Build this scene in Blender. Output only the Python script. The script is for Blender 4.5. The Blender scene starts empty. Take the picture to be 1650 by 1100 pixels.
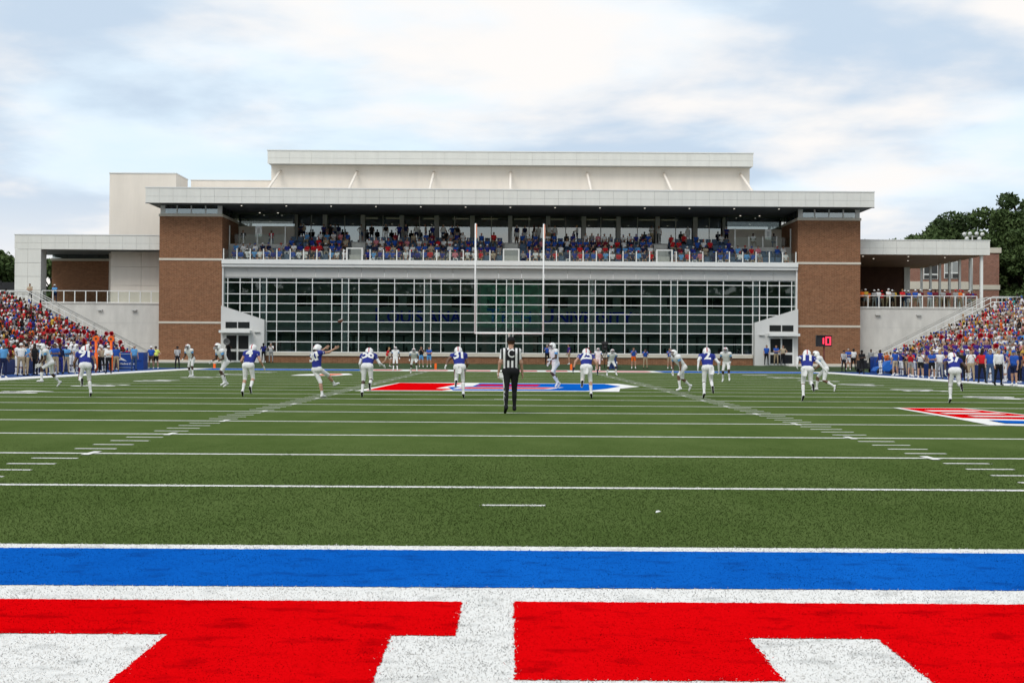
import bpy, bmesh, math, random
import numpy as np
from mathutils import Vector, Matrix
from mathutils.bvhtree import BVHTree
R = math.radians
random.seed(7)
SC = bpy.context.scene
COL = SC.collection

# ------------------------------------------------------------------ camera
cam_d = bpy.data.cameras.new('camera')
cam = bpy.data.objects.new('camera', cam_d); COL.objects.link(cam)
cam_d.sensor_fit = 'HORIZONTAL'; cam_d.sensor_width = 36.0
cam_d.lens = 2163.1 / 1650 * 36.0
cam_d.clip_start = 0.1; cam_d.clip_end = 3000
_yaw, _pit, _rol = 0.002141, 0.007754, 0.006079
_f = Vector((math.sin(_yaw) * math.cos(_pit), math.cos(_yaw) * math.cos(_pit), math.sin(_pit)))
_r0 = Vector((math.cos(_yaw), -math.sin(_yaw), 0)); _u0 = _r0.cross(_f)
_r = _r0 * math.cos(_rol) + _u0 * math.sin(_rol); _u = _u0 * math.cos(_rol) - _r0 * math.sin(_rol)
_m = Matrix((( _r.x, _u.x, -_f.x, -0.0367), (_r.y, _u.y, -_f.y, -10.386), (_r.z, _u.z, -_f.z, 1.5105), (0, 0, 0, 1)))
cam.matrix_world = _m
SC.camera = cam

# ------------------------------------------------------------------ sky and sun
SUN_EL, SUN_AZ = R(48), R(205)      # azimuth measured clockwise from +Y: the sun stands behind and left of the camera
w = bpy.data.worlds.new('World'); SC.world = w; w.use_nodes = True
nt = w.node_tree; N = nt.nodes; L = nt.links
for n in list(N): N.remove(n)
out = N.new('ShaderNodeOutputWorld'); bg = N.new('ShaderNodeBackground'); L.new(bg.outputs[0], out.inputs[0])
sky = N.new('ShaderNodeTexSky'); sky.sky_type = 'NISHITA'; sky.sun_disc = False
sky.sun_elevation = SUN_EL; sky.sun_rotation = SUN_AZ; sky.dust_density = 1.5
tc = N.new('ShaderNodeTexCoord')
sep = N.new('ShaderNodeSeparateXYZ'); L.new(tc.outputs['Generated'], sep.inputs[0])
def mth(op, a, b=None, c=None):
    n = N.new('ShaderNodeMath'); n.operation = op
    for i, v in enumerate((a, b, c)):
        if v is None: continue
        if isinstance(v, (int, float)): n.inputs[i].default_value = v
        else: L.new(v, n.inputs[i])
    return n.outputs[0]
zc = mth('ADD', mth('MAXIMUM', sep.outputs[2], 0.0), 0.16)
comb = N.new('ShaderNodeCombineXYZ')
L.new(mth('DIVIDE', sep.outputs[0], zc), comb.inputs[0]); L.new(mth('DIVIDE', sep.outputs[1], zc), comb.inputs[1])
def wnoise(scale, detail, off, dist=0.0, rough=0.55):
    mp = N.new('ShaderNodeMapping'); mp.inputs['Location'].default_value = off
    L.new(comb.outputs[0], mp.inputs[0])
    n = N.new('ShaderNodeTexNoise'); n.inputs['Scale'].default_value = scale; n.inputs['Detail'].default_value = detail
    n.inputs['Distortion'].default_value = dist; n.inputs['Roughness'].default_value = rough
    L.new(mp.outputs[0], n.inputs[0]); return n.outputs[0]
def wramp(v, p0, p1):
    r = N.new('ShaderNodeMapRange'); r.interpolation_type = 'SMOOTHSTEP'
    r.inputs[1].default_value = p0; r.inputs[2].default_value = p1
    L.new(v, r.inputs[0]); return r.outputs[0]
def wmix(f, a, b):
    m = N.new('ShaderNodeMix'); m.data_type = 'RGBA'
    L.new(f, m.inputs[0])
    for i, v in ((6, a), (7, b)):
        if isinstance(v, tuple): m.inputs[i].default_value = v + (1,)
        else: L.new(v, m.inputs[i])
    return m.outputs[2]
sk = N.new('ShaderNodeVectorMath'); sk.operation = 'SCALE'; sk.inputs[3].default_value = 0.11
L.new(sky.outputs[0], sk.inputs[0])
big = wnoise(0.8, 6, (3.1, 1.7, 0.4), 0.3)
mid = wnoise(1.5, 8, (7.7, 2.2, 1.1), 0.12, 0.5)
shade = wnoise(1.1, 8, (8.1, 5.2, 3.0), 0.15, 0.52)
haze_c = wmix(wramp(mid, 0.30, 0.72), (0.72, 0.88, 1.0), (0.90, 0.95, 1.0))       # thin cloud veil
gap = wmix(wramp(big, 0.44, 0.62), sk.outputs[0], haze_c)
veil = wmix(wramp(big, 0.25, 0.48), gap, haze_c)
grey = wmix(wramp(shade, 0.43, 0.59), veil, (0.56, 0.68, 0.82))                      # grey-blue cloud undersides
white = wmix(wramp(mid, 0.48, 0.66), grey, (0.955, 0.93, 0.91))                      # bright sunlit cloud
low = wmix(wramp(sep.outputs[2], 0.02, 0.13), (0.98, 0.94, 0.90), white)
L.new(low, bg.inputs[0]); bg.inputs[1].default_value = 0.90

sd = bpy.data.lights.new('sun', 'SUN'); sd.energy = 1.5; sd.angle = R(28); sd.color = (1.0, 0.96, 0.90)
sun = bpy.data.objects.new('sun', sd); COL.objects.link(sun)
sv = Vector((math.sin(SUN_AZ) * math.cos(SUN_EL), math.cos(SUN_AZ) * math.cos(SUN_EL), math.sin(SUN_EL)))
sun.rotation_euler = (-sv).to_track_quat('-Z', 'Y').to_euler(); sun.location = sv * 200
SC.view_settings.view_transform = 'Standard'; SC.view_settings.look = 'None'
SC.view_settings.exposure = 0.22; SC.view_settings.gamma = 1.0; SC.view_settings.use_curve_mapping = False

# ------------------------------------------------------------------ materials
def lin(r, g, b):
    f = lambda c: (c / 255 / 12.92) if c / 255 <= 0.04045 else ((c / 255 + 0.055) / 1.055) ** 2.4
    return (f(r), f(g), f(b))
MATS = {}
def mat(key, col, rough=0.75, var=0.0, scale=4.0, metal=0.0, spec=0.3, emit=None, bump=0.0, bscale=60.0, stretch=None, bdist=0.01):
    if key in MATS: return MATS[key]
    m = bpy.data.materials.new(key); m.use_nodes = True
    n = m.node_tree.nodes; l = m.node_tree.links; p = n['Principled BSDF']
    p.inputs['Base Color'].default_value = (*col, 1); p.inputs['Roughness'].default_value = rough
    p.inputs['Metallic'].default_value = metal; p.inputs['Specular IOR Level'].default_value = spec
    if var or bump:
        g = n.new('ShaderNodeNewGeometry'); src = g.outputs['Position']
        if stretch:
            mp = n.new('ShaderNodeMapping'); mp.inputs['Scale'].default_value = stretch
            l.new(src, mp.inputs[0]); src = mp.outputs[0]
    if var:
        a = n.new('ShaderNodeTexNoise'); a.inputs['Scale'].default_value = scale; a.inputs['Detail'].default_value = 6
        a.inputs['Roughness'].default_value = 0.65
        l.new(src, a.inputs[0])
        r = n.new('ShaderNodeMapRange'); r.inputs[1].default_value = 0.3; r.inputs[2].default_value = 0.7
        r.inputs[3].default_value = 1 - var; r.inputs[4].default_value = 1 + var
        l.new(a.outputs[0], r.inputs[0])
        v = n.new('ShaderNodeVectorMath'); v.operation = 'SCALE'; v.inputs[0].default_value = col
        l.new(r.outputs[0], v.inputs[3]); l.new(v.outputs[0], p.inputs['Base Color'])
    if bump:
        b = n.new('ShaderNodeTexNoise'); b.inputs['Scale'].default_value = bscale; b.inputs['Detail'].default_value = 4
        l.new(src, b.inputs[0])
        bb = n.new('ShaderNodeBump'); bb.inputs['Strength'].default_value = bump; bb.inputs['Distance'].default_value = bdist
        l.new(b.outputs[0], bb.inputs['Height']); l.new(bb.outputs[0], p.inputs['Normal'])
    if emit:
        p.inputs['Emission Color'].default_value = (*emit[0], 1); p.inputs['Emission Strength'].default_value = emit[1]
    MATS[key] = m; return m
def clothmat(c, rough=0.85):
    return mat('cloth_%02x%02x%02x' % tuple(int(min(255, max(0, v * 255))) for v in c), c, rough, var=0.10, scale=14, spec=0.15, bump=0.6, bscale=10, bdist=0.035)
def brick_mat(key, c1, c2, mortar):
    m = bpy.data.materials.new(key); m.use_nodes = True
    n = m.node_tree.nodes; l = m.node_tree.links; p = n['Principled BSDF']
    g = n.new('ShaderNodeNewGeometry'); s = n.new('ShaderNodeSeparateXYZ'); l.new(g.outputs['Position'], s.inputs[0])
    a = n.new('ShaderNodeMath'); a.operation = 'ADD'; l.new(s.outputs[0], a.inputs[0]); l.new(s.outputs[1], a.inputs[1])
    c = n.new('ShaderNodeCombineXYZ'); l.new(a.outputs[0], c.inputs[0]); l.new(s.outputs[2], c.inputs[1])
    b = n.new('ShaderNodeTexBrick'); l.new(c.outputs[0], b.inputs[0])
    b.inputs['Color1'].default_value = (*c1, 1); b.inputs['Color2'].default_value = (*c2, 1); b.inputs['Mortar'].default_value = (*mortar, 1)
    b.inputs['Scale'].default_value = 1.0; b.inputs['Brick Width'].default_value = 0.30; b.inputs['Row Height'].default_value = 0.10
    b.inputs['Mortar Size'].default_value = 0.010; b.inputs['Bias'].default_value = -0.1
    nz = n.new('ShaderNodeTexNoise'); nz.inputs['Scale'].default_value = 4.5; nz.inputs['Detail'].default_value = 6
    nz.inputs['Roughness'].default_value = 0.75
    mp = n.new('ShaderNodeMapping'); mp.inputs['Scale'].default_value = (1.0, 1.0, 1.7); l.new(g.outputs['Position'], mp.inputs[0]); l.new(mp.outputs[0], nz.inputs[0])
    r = n.new('ShaderNodeMapRange'); r.inputs[1].default_value = 0.3; r.inputs[2].default_value = 0.7; r.inputs[3].default_value = 0.74; r.inputs[4].default_value = 1.28
    l.new(nz.outputs[0], r.inputs[0])
    v = n.new('ShaderNodeVectorMath'); v.operation = 'SCALE'; l.new(b.outputs[0], v.inputs[0]); l.new(r.outputs[0], v.inputs[3])
    l.new(v.outputs[0], p.inputs['Base Color']); p.inputs['Roughness'].default_value = 0.9; p.inputs['Specular IOR Level'].default_value = 0.15
    bp = n.new('ShaderNodeBump'); bp.inputs['Strength'].default_value = 0.4; bp.inputs['Distance'].default_value = 0.01
    l.new(b.outputs['Fac'], bp.inputs['Height']); bp.invert = True; l.new(bp.outputs[0], p.inputs['Normal'])
    MATS[key] = m; return m
def glass_mat(key, tint, refl, rough=0.01, ior=1.6):
    m = bpy.data.materials.new(key); m.use_nodes = True
    n = m.node_tree.nodes; l = m.node_tree.links; n.remove(n['Principled BSDF']); o = n['Material Output']
    t = n.new('ShaderNodeBsdfTransparent'); t.inputs[0].default_value = (*tint, 1)
    g = n.new('ShaderNodeBsdfGlossy'); g.inputs['Roughness'].default_value = rough; g.inputs[0].default_value = (0.9, 0.96, 0.95, 1)
    lw = n.new('ShaderNodeFresnel'); lw.inputs['IOR'].default_value = ior
    a = n.new('ShaderNodeMath'); a.operation = 'ADD'; a.use_clamp = True; a.inputs[1].default_value = refl; l.new(lw.outputs[0], a.inputs[0])
    x = n.new('ShaderNodeMixShader'); l.new(a.outputs[0], x.inputs[0]); l.new(t.outputs[0], x.inputs[1]); l.new(g.outputs[0], x.inputs[2])
    l.new(x.outputs[0], o.inputs[0])
    MATS[key] = m; return m

panel_m = mat('fascia_panel_paint', (0.71, 0.70, 0.65), 0.5, var=0.05, scale=1.2, stretch=(1.6, 1.6, 0.3))
stucco_m = mat('cream_stucco', (0.82, 0.745, 0.655), 0.85, var=0.05, scale=0.7, stretch=(1.5, 1.5, 0.25), bump=0.2, bscale=30)
white_m = mat('white_metal_paint', (0.74, 0.74, 0.71), 0.45, var=0.03, scale=2)
grey_m = mat('grey_panel', (0.50, 0.495, 0.47), 0.6, var=0.05, scale=0.7)
conc_m = mat('pale_concrete', (0.57, 0.55, 0.51), 0.9, var=0.12, scale=0.9, stretch=(1.2, 1.2, 0.4), bump=0.2, bscale=25)
conc2_m = mat('stand_concrete', (0.38, 0.375, 0.35), 0.92, var=0.15, scale=1.2, bump=0.2, bscale=25)
band_m = mat('cast_stone', (0.60, 0.55, 0.46), 0.85, var=0.06, scale=1.5)
brick_m = brick_mat('red_brown_brick', (0.180, 0.070, 0.033), (0.255, 0.108, 0.052), (0.34, 0.235, 0.15))
brick2_m = brick_mat('far_red_brick', (0.23, 0.085, 0.055), (0.29, 0.115, 0.075), (0.36, 0.30, 0.25))
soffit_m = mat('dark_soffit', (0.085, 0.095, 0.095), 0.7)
wood_m = mat('wood_soffit', (0.22, 0.13, 0.075), 0.6, var=0.12, scale=2, stretch=(6, 0.4, 1))
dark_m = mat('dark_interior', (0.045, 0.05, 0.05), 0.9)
room_m = mat('room_wall', (0.42, 0.48, 0.42), 0.9, var=0.05, scale=0.5)
black_m = mat('black_steel', (0.02, 0.02, 0.022), 0.5)
roof_m = mat('roof_membrane', (0.5, 0.5, 0.48), 0.9)
glass_m = glass_mat('green_tinted_glass', (0.78, 0.86, 0.84), 0.0)
cglass_m = glass_mat('coated_glass', (0.35, 0.38, 0.38), 0.20)
clear_m = glass_mat('rail_glass', (0.90, 0.93, 0.91), 0.0, ior=1.28)

# ------------------------------------------------------------------ object helpers
WL = {}
def link(o, parent=None, world=(0, 0, 0)):
    COL.objects.link(o); WL[o.name] = Vector(world)
    if parent is not None:
        o.parent = parent; o.location = Vector(world) - WL[parent.name]
    else: o.location = world
    return o
def tag(o, label=None, cat=None, group=None, kind=None):
    if label: o['label'] = label
    if cat: o['category'] = cat
    if group: o['group'] = group
    if kind: o['kind'] = kind
    return o
def empty(name, loc, parent=None):
    o = bpy.data.objects.new(name, None); o.empty_display_size = 0.3
    return link(o, parent, loc)
_BOX = {}
def box(name, x0, x1, y0, y1, z0, z1, m, parent=None):
    sx, sy, sz = round(x1 - x0, 4), round(y1 - y0, 4), round(z1 - z0, 4)
    k = (sx, sy, sz, m.name)
    if k not in _BOX:
        a, b = sx / 2, sy / 2
        me = bpy.data.meshes.new(name)
        me.from_pydata([(-a, -b, 0), (a, -b, 0), (a, b, 0), (-a, b, 0), (-a, -b, sz), (a, -b, sz), (a, b, sz), (-a, b, sz)], [],
                       [(3, 2, 1, 0), (4, 5, 6, 7), (0, 1, 5, 4), (1, 2, 6, 5), (2, 3, 7, 6), (3, 0, 4, 7)])
        me.materials.append(m); _BOX[k] = me
    return link(bpy.data.objects.new(name, _BOX[k]), parent, ((x0 + x1) / 2, (y0 + y1) / 2, z0))
def meshobj(name, verts, faces, m, parent=None, world=(0, 0, 0), smooth=False, uv=None):
    me = bpy.data.meshes.new(name); me.from_pydata([tuple(v) for v in verts], [], faces)
    me.materials.append(m)
    if smooth: me.polygons.foreach_set('use_smooth', [True] * len(me.polygons))
    return link(bpy.data.objects.new(name, me), parent, world)
def prism_xz(name, pts, y0, y1, m, parent=None):
    """outline in the X-Z plane, extruded along Y"""
    ox, oz = pts[0]; n = len(pts)
    v = [(x - ox, 0, z - oz) for x, z in pts] + [(x - ox, y1 - y0, z - oz) for x, z in pts]
    f = [tuple(range(n)), tuple(range(2 * n - 1, n - 1, -1))] + [(i, i + n, (i + 1) % n + n, (i + 1) % n) for i in range(n)]
    o = meshobj(name, v, f, m, parent, (ox, y0, oz))
    bm = bmesh.new(); bm.from_mesh(o.data); bmesh.ops.recalc_face_normals(bm, faces=bm.faces[:]); bm.to_mesh(o.data); bm.free()
    return o
def sheet(name, pts, z, m, parent=None):
    ox, oy = pts[0]
    return meshobj(name, [(x - ox, y - oy, 0) for x, y in pts], [tuple(range(len(pts)))], m, parent, (ox, oy, z))
def tube_data(path, rad, sides=8, caps=True):
    path = [Vector(p) for p in path]; V = []; F = []
    rs = rad if isinstance(rad, (list, tuple)) else [rad] * len(path)
    for i, p in enumerate(path):
        d = (path[min(i + 1, len(path) - 1)] - path[max(i - 1, 0)]).normalized()
        a = d.orthogonal().normalized() if i == 0 else (a - d * a.dot(d)).normalized()
        b = d.cross(a)
        for k in range(sides):
            t = 2 * math.pi * k / sides; V.append(p + (a * math.cos(t) + b * math.sin(t)) * rs[i])
    for i in range(len(path) - 1):
        for k in range(sides):
            q = i * sides; F.append((q + k, q + (k + 1) % sides, q + sides + (k + 1) % sides, q + sides + k))
    if caps:
        F.append(tuple(range(sides - 1, -1, -1))); q = (len(path) - 1) * sides; F.append(tuple(range(q, q + sides)))
    return V, F
def tube(name, path, rad, m, parent=None, sides=8):
    o0 = Vector(path[0]); V, F = tube_data([Vector(p) - o0 for p in path], rad, sides)
    return meshobj(name, V, F, m, parent, o0, smooth=sides > 5)
def fast_mesh(name, V, F):
    V = np.asarray(V, np.float32); F = np.asarray(F, np.int32)
    me = bpy.data.meshes.new(name); k = F.shape[1]
    me.vertices.add(len(V)); me.vertices.foreach_set('co', V.ravel())
    me.loops.add(F.size); me.loops.foreach_set('vertex_index', F.ravel())
    me.polygons.add(len(F)); me.polygons.foreach_set('loop_start', np.arange(0, F.size, k, dtype=np.int32))
    me.polygons.foreach_set('loop_total', np.full(len(F), k, np.int32))
    me.update(calc_edges=True); me.validate()
    return me
def text_mesh(s, size, extrude=0.0, bold=0.0, align='CENTER'):
    c = bpy.data.curves.new('lettering', 'FONT'); c.body = s; c.size = size; c.extrude = extrude; c.offset = bold
    c.align_x = align; c.align_y = 'BOTTOM_BASELINE'; c.resolution_u = 3
    o = bpy.data.objects.new('lettering', c); COL.objects.link(o)
    bpy.context.view_layer.update()
    me = bpy.data.meshes.new_from_object(o.evaluated_get(bpy.context.evaluated_depsgraph_get()))
    bpy.data.objects.remove(o); return me

# ================================================================== ground and field
def turf_material(key, col, col2, wear=None, wear_amt=0.0):
    m = bpy.data.materials.new(key); m.use_nodes = True
    n = m.node_tree.nodes; l = m.node_tree.links; p = n['Principled BSDF']
    g = n.new('ShaderNodeNewGeometry')
    mp = n.new('ShaderNodeMapping'); mp.inputs['Scale'].default_value = (0.5, 0.22, 1); l.new(g.outputs['Position'], mp.inputs[0])
    a = n.new('ShaderNodeTexNoise'); a.inputs['Scale'].default_value = 1.1; a.inputs['Detail'].default_value = 7; a.inputs['Roughness'].default_value = 0.7
    l.new(mp.outputs[0], a.inputs[0])
    b = n.new('ShaderNodeTexNoise'); b.inputs['Scale'].default_value = 55; b.inputs['Detail'].default_value = 3
    l.new(g.outputs['Position'], b.inputs[0])
    ad = n.new('ShaderNodeMath'); ad.operation = 'MULTIPLY_ADD'; ad.inputs[1].default_value = 1.7; l.new(a.outputs[0], ad.inputs[0]); l.new(b.outputs[0], ad.inputs[2])
    r = n.new('ShaderNodeMapRange'); r.inputs[1].default_value = 0.95; r.inputs[2].default_value = 1.75; l.new(ad.outputs[0], r.inputs[0])
    x = n.new('ShaderNodeMix'); x.data_type = 'RGBA'; x.inputs[6].default_value = (*col, 1); x.inputs[7].default_value = (*col2, 1)
    l.new(r.outputs[0], x.inputs[0]); o = x.outputs[2]
    if wear:
        mp2 = n.new('ShaderNodeMapping'); mp2.inputs['Scale'].default_value = (1.6, 2.2, 1); l.new(g.outputs['Position'], mp2.inputs[0])
        wn = n.new('ShaderNodeTexNoise'); wn.inputs['Scale'].default_value = 2.2; wn.inputs['Detail'].default_value = 6; l.new(mp2.outputs[0], wn.inputs[0])
        wr = n.new('ShaderNodeMapRange'); wr.inputs[1].default_value = 0.54; wr.inputs[2].default_value = 0.68; wr.inputs[4].default_value = wear_amt; l.new(wn.outputs[0], wr.inputs[0])
        y = n.new('ShaderNodeMix'); y.data_type = 'RGBA'; y.inputs[7].default_value = (*wear, 1); l.new(wr.outputs[0], y.inputs[0]); l.new(o, y.inputs[6]); o = y.outputs[2]
    l.new(o, p.inputs['Base Color']); p.inputs['Roughness'].default_value = 1.0; p.inputs['Specular IOR Level'].default_value = 0.0
    bp = n.new('ShaderNodeBump'); bp.inputs['Strength'].default_value = 0.5; bp.inputs['Distance'].default_value = 0.02
    l.new(b.outputs[0], bp.inputs['Height']); l.new(bp.outputs[0], p.inputs['Normal'])
    MATS[key] = m; return m
GREEN, GREEN2 = (0.062, 0.098, 0.024), (0.106, 0.146, 0.045)
turf_m = turf_material('field_turf', GREEN, GREEN2)
tw_m = turf_material('white_turf_paint', (0.76, 0.74, 0.70), (0.83, 0.805, 0.77), (0.42, 0.42, 0.40), 0.5)
tb_m = turf_material('blue_turf_paint', (0.003, 0.085, 0.40), (0.006, 0.125, 0.52), (0.004, 0.03, 0.16), 0.4)
tr_m = turf_material('red_turf_paint', (0.62, 0.0008, 0.002), (0.74, 0.002, 0.004), (0.22, 0.0, 0.002), 0.5)
ground_m = mat('ground_grass', (0.055, 0.075, 0.03), 0.95, var=0.3, scale=0.3)
bank_m = mat('bank_grass', (0.045, 0.075, 0.028), 0.95, var=0.3, scale=1.5, bump=0.5, bscale=40)
asphalt_m = mat('grey_track', (0.10, 0.105, 0.105), 0.9, var=0.12, scale=1.0)
blue_pave_m = mat('blue_border_turf', (0.008, 0.050, 0.20), 0.9, var=0.15, scale=3)

tag(sheet('ground', [(-900, -400), (900, -400), (900, 1400), (-900, 1400)], -0.06, ground_m), kind='structure')
tag(sheet('path', [(-31, -40), (31, -40), (31, 102.4), (-31, 102.4)], -0.03, asphalt_m), kind='structure')
field = tag(sheet('field', [(-29, -16), (29, -16), (29, 102.0), (-29, 102.0)], 0.0, turf_m), kind='structure')
# blue border strips outside the white sideline border
for s in (-1, 1):
    xs = sorted((s * 26.25, s * 29.6))
    sheet('blue_border', [(xs[0], -14), (xs[1], -14), (xs[1], 101.6), (xs[0], 101.6)], 0.004, blue_pave_m, field)
    xs = sorted((s * 24.38, s * 26.21))
    sheet('sideline_border', [(xs[0], -11), (xs[1], -11), (xs[1], 100.7), (xs[0], 100.7)], 0.008, tw_m, field)
def rect(name, x0, x1, y0, y1, m, z=0.004): return sheet(name, [(x0, y0), (x1, y0), (x1, y1), (x0, y1)], z, m, field)
YL = []
for k in range(1, 20):
    y = k * 4.572; wd = 0.075 if k < 3 else 0.085
    rect('yard_line', -24.37, 24.37, y - wd, y + wd, tw_m) if k > 3 else YL.append((y, wd))
def jag(name, pts, z, m, step=0.022, amp=0.005, lim=9.0):
    # painted outline with the ragged edge that turf fibres give it (finely, near the middle of the field)
    rj = np.random.RandomState(len(pts) + int(abs(pts[0][0]) * 10)); P = []
    for (xa, ya), (xb, yb) in zip(pts, pts[1:] + pts[:1]):
        ln = math.hypot(xb - xa, yb - ya); n = max(1, int(ln / step)); nx, ny = -(yb - ya) / ln, (xb - xa) / ln; P.append((xa, ya))
        for i in range(1, n):
            t = i / n; x, y = xa + (xb - xa) * t, ya + (yb - ya) * t
            if abs(x) > lim: continue
            a = rj.normal(0, amp); P.append((x + nx * a, y + ny * a))
    return sheet(name, P, z, m, field)
jag('goal_line', [(-24.37, -0.26), (24.37, -0.26), (24.37, 0.03), (-24.37, 0.03)], 0.004, tw_m); rect('goal_line', -24.37, 24.37, 91.41, 91.64, tw_m)
jag('try_mark', [(-0.29, 2.79), (0.33, 2.79), (0.33, 2.88), (-0.29, 2.88)], 0.004, tw_m)
for y, wd in YL: jag('yard_line', [(-24.37, y - wd), (24.37, y - wd), (24.37, y + wd), (-24.37, y + wd)], 0.004, tw_m, 0.03, 0.008)
rect('try_mark', -0.31, 0.31, 88.55, 88.7, tw_m)
rect('kickoff_mark', -0.5, 1.0, 31.86, 32.14, tw_m, 0.010)
_hm = {}
for k in range(1, 100):
    y = k * 0.9144
    for s in (-1, 1):
        if k % 5 == 0:
            rect('hash_tee', s * 6.096 - 0.06, s * 6.096 + 0.06, y - 0.32, y + 0.32, tw_m, 0.009)
        else:
            xs = sorted((s * 6.0, s * 6.63)); rect('hash_mark', xs[0], xs[1], y - 0.055, y + 0.055, tw_m)
            if k > 30: xs = sorted((s * 23.66, s * 24.27)); rect('hash_mark', xs[0], xs[1], y - 0.055, y + 0.055, tw_m)
# yard numbers, readable from the sidelines
for i, t in enumerate(('10', '20', '30', '40', '50', '40', '30', '20', '10')):
    if i < 1: continue
    me = text_mesh(t[0] + ' ' + t[1], 2.5, 0, 0.05); me.materials.append(tw_m)
    for s in (-1, 1):
        o = link(bpy.data.objects.new('yard_number', me), field, (s * 17.0 + s * 0.95, (i + 1) * 9.144, 0.010)); o.rotation_euler.z = s * R(90)
# near end zone: blue band, white ground and red block letters
jag('end_zone_band', [(-24.36, -1.80), (24.36, -1.80), (24.36, -0.205), (-24.36, -0.205)], 0.008, tb_m)
rect('end_zone_ground', -24.37, 24.37, -9.10, -1.70, tw_m)
LETTERS = [[(-3.9, -3.26, -0.31, -2.29), (-1.84, -6.2, -0.65, -3.26)],
           [(0.0, -3.28, 3.9, -2.28), (0.0, -4.21, 1.24, -3.28), (1.92, -6.2, 3.1, -3.28)],
           [(-7.9, -3.26, -4.6, -2.29), (-7.9, -6.2, -6.7, -3.26)], [(4.6, -3.28, 7.9, -2.28), (4.6, -6.2, 5.8, -3.28)]]
jag('end_zone_letter', [(-3.9, -2.29), (-3.9, -3.26), (-1.84, -3.26), (-1.84, -6.2), (-0.65, -6.2), (-0.65, -3.26), (-0.31, -3.26), (-0.31, -2.29)], 0.008, tr_m)
jag('end_zone_letter', [(0.0, -2.28), (0.0, -4.21), (1.24, -4.21), (1.24, -3.28), (1.92, -3.28), (1.92, -6.2), (3.1, -6.2), (3.1, -3.28), (3.9, -3.28), (3.9, -2.28)], 0.008, tr_m)
for rr in LETTERS[2:]: (x0, _, x1, y1), (_, ya, xs, yb) = rr; jag('end_zone_letter', [(x0, y1), (x0, ya), (xs, ya), (xs, yb), (x1, yb), (x1, y1)], 0.008, tr_m)
# far end zone
rect('end_zone_ground', -24.37, 24.37, 91.66, 100.4, tw_m)
for x0, x1 in ((-24.3, -11.5), (11.8, 24.3)): rect('end_zone_band', x0, x1, 92.1, 99.9, tb_m, 0.008)
for x0, x1 in ((-10.9, -8.6), (-7.9, -4.9), (-3.6, -1.5), (-0.6, 2.2), (2.9, 4.6), (5.6, 7.7), (8.4, 11.1)): rect('end_zone_letter', x0, x1, 94.2, 98.2, tr_m, 0.008)
rect('end_line', -26.2, 26.2, 100.42, 101.3, tw_m)
# midfield emblem (outline read off its ground footprint)
def emblem(parts):
    for i, (pts, m) in enumerate(parts): sheet('emblem_piece', pts, 0.011 + 0.003 * i, m, field)
emblem([([(-5.85, 40.2), (4.2, 41.2), (4.6, 45.5), (5.75, 49.0), (5.2, 54.2), (-3.2, 54.2), (-5.3, 53.6)], tw_m),
        ([(-5.5, 40.9), (-2.6, 41.2), (-2.2, 43.5), (-3.0, 44.1), (-2.2, 53.2), (-5.2, 53.2)], tr_m),
        ([(-2.2, 41.6), (3.0, 41.9), (4.0, 45.0), (4.9, 49.0), (4.5, 53.4), (-1.4, 53.4), (-1.6, 47.8), (-2.6, 46.2)], tb_m),
        ([(-2.3, 43.2), (1.6, 43.5), (2.3, 46.6), (-2.1, 46.2)], tw_m),
        ([(-2.1, 43.8), (1.4, 44.1), (2.0, 46.0), (-1.9, 45.7)], tr_m),
        ([(-1.5, 48.0), (1.2, 48.2), (1.4, 50.8), (-1.3, 50.6)], tr_m)])
emblem([([(10.75, 27.4), (12.75, 27.4), (13.05, 22.5), (13.5, 20.9), (14.5, 20.2), (12.95, 17.2), (10.25, 18.3), (10.45, 21.0)], tw_m),
        ([(10.9, 27.1), (12.6, 27.1), (12.9, 22.4), (12.6, 20.6), (10.7, 21.4)], tr_m),
        ([(11.1, 25.6), (12.4, 25.6), (12.4, 24.9), (11.1, 24.9)], tw_m), ([(11.0, 24.0), (12.5, 24.0), (12.5, 23.4), (11.0, 23.4)], tw_m), ([(11.2, 22.5), (12.9, 22.3), (12.9, 21.8), (11.2, 21.9)], tw_m),
        ([(10.9, 20.2), (12.7, 19.6), (13.4, 20.3), (13.9, 19.8), (12.6, 18.4), (10.8, 18.9)], tb_m)])
tor_m = turf_material('orange_turf_paint', (0.65, 0.10, 0.03), (0.75, 0.16, 0.05))
emblem([([(-13.2, 70.5), (-10.4, 70.5), (-9.9, 74.5), (-10.7, 79.0), (-12.4, 78.5), (-13.3, 74.0)], tw_m),
        ([(-12.0, 71.6), (-10.9, 71.6), (-10.5, 74.5), (-11.1, 77.6), (-12.0, 76.5)], tor_m)])
# ---- turf fibres of the near field: real blades, coloured by the paint they carry
def paint_of(X, Y):
    c = np.empty((len(X), 3)); c[:] = GREEN
    k = np.random.rand(len(X), 1); c = c + (np.array(GREEN2) - GREEN) * k * 0.7
    wh = (0.86, 0.83, 0.79); rd = (0.68, 0.001, 0.003); bl = (0.004, 0.102, 0.45)
    def put(mask, col): c[mask] = np.array(col) * (0.88 + 0.2 * np.random.rand(mask.sum(), 1) * 0.7)
    for q in range(1, 4): put(np.abs(Y - 4.572 * q) < 0.075, wh)
    put((Y > 2.79) & (Y < 2.88) & (X > -0.29) & (X < 0.33), wh)
    f = np.abs(Y / 0.9144 - np.round(Y / 0.9144)) * 0.9144
    put((Y > 0.5) & (f < 0.055) & (np.abs(X) > 6.0) & (np.abs(X) < 6.63), wh)
    put(Y < 0.03, wh); put((Y < -0.2) & (Y > -1.8), bl)
    for rr in LETTERS:
        for x0, y0, x1, y1 in rr: put((X > x0) & (X < x1) & (Y > y0) & (Y < y1), rd)
    return c
np.random.seed(3)
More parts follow.
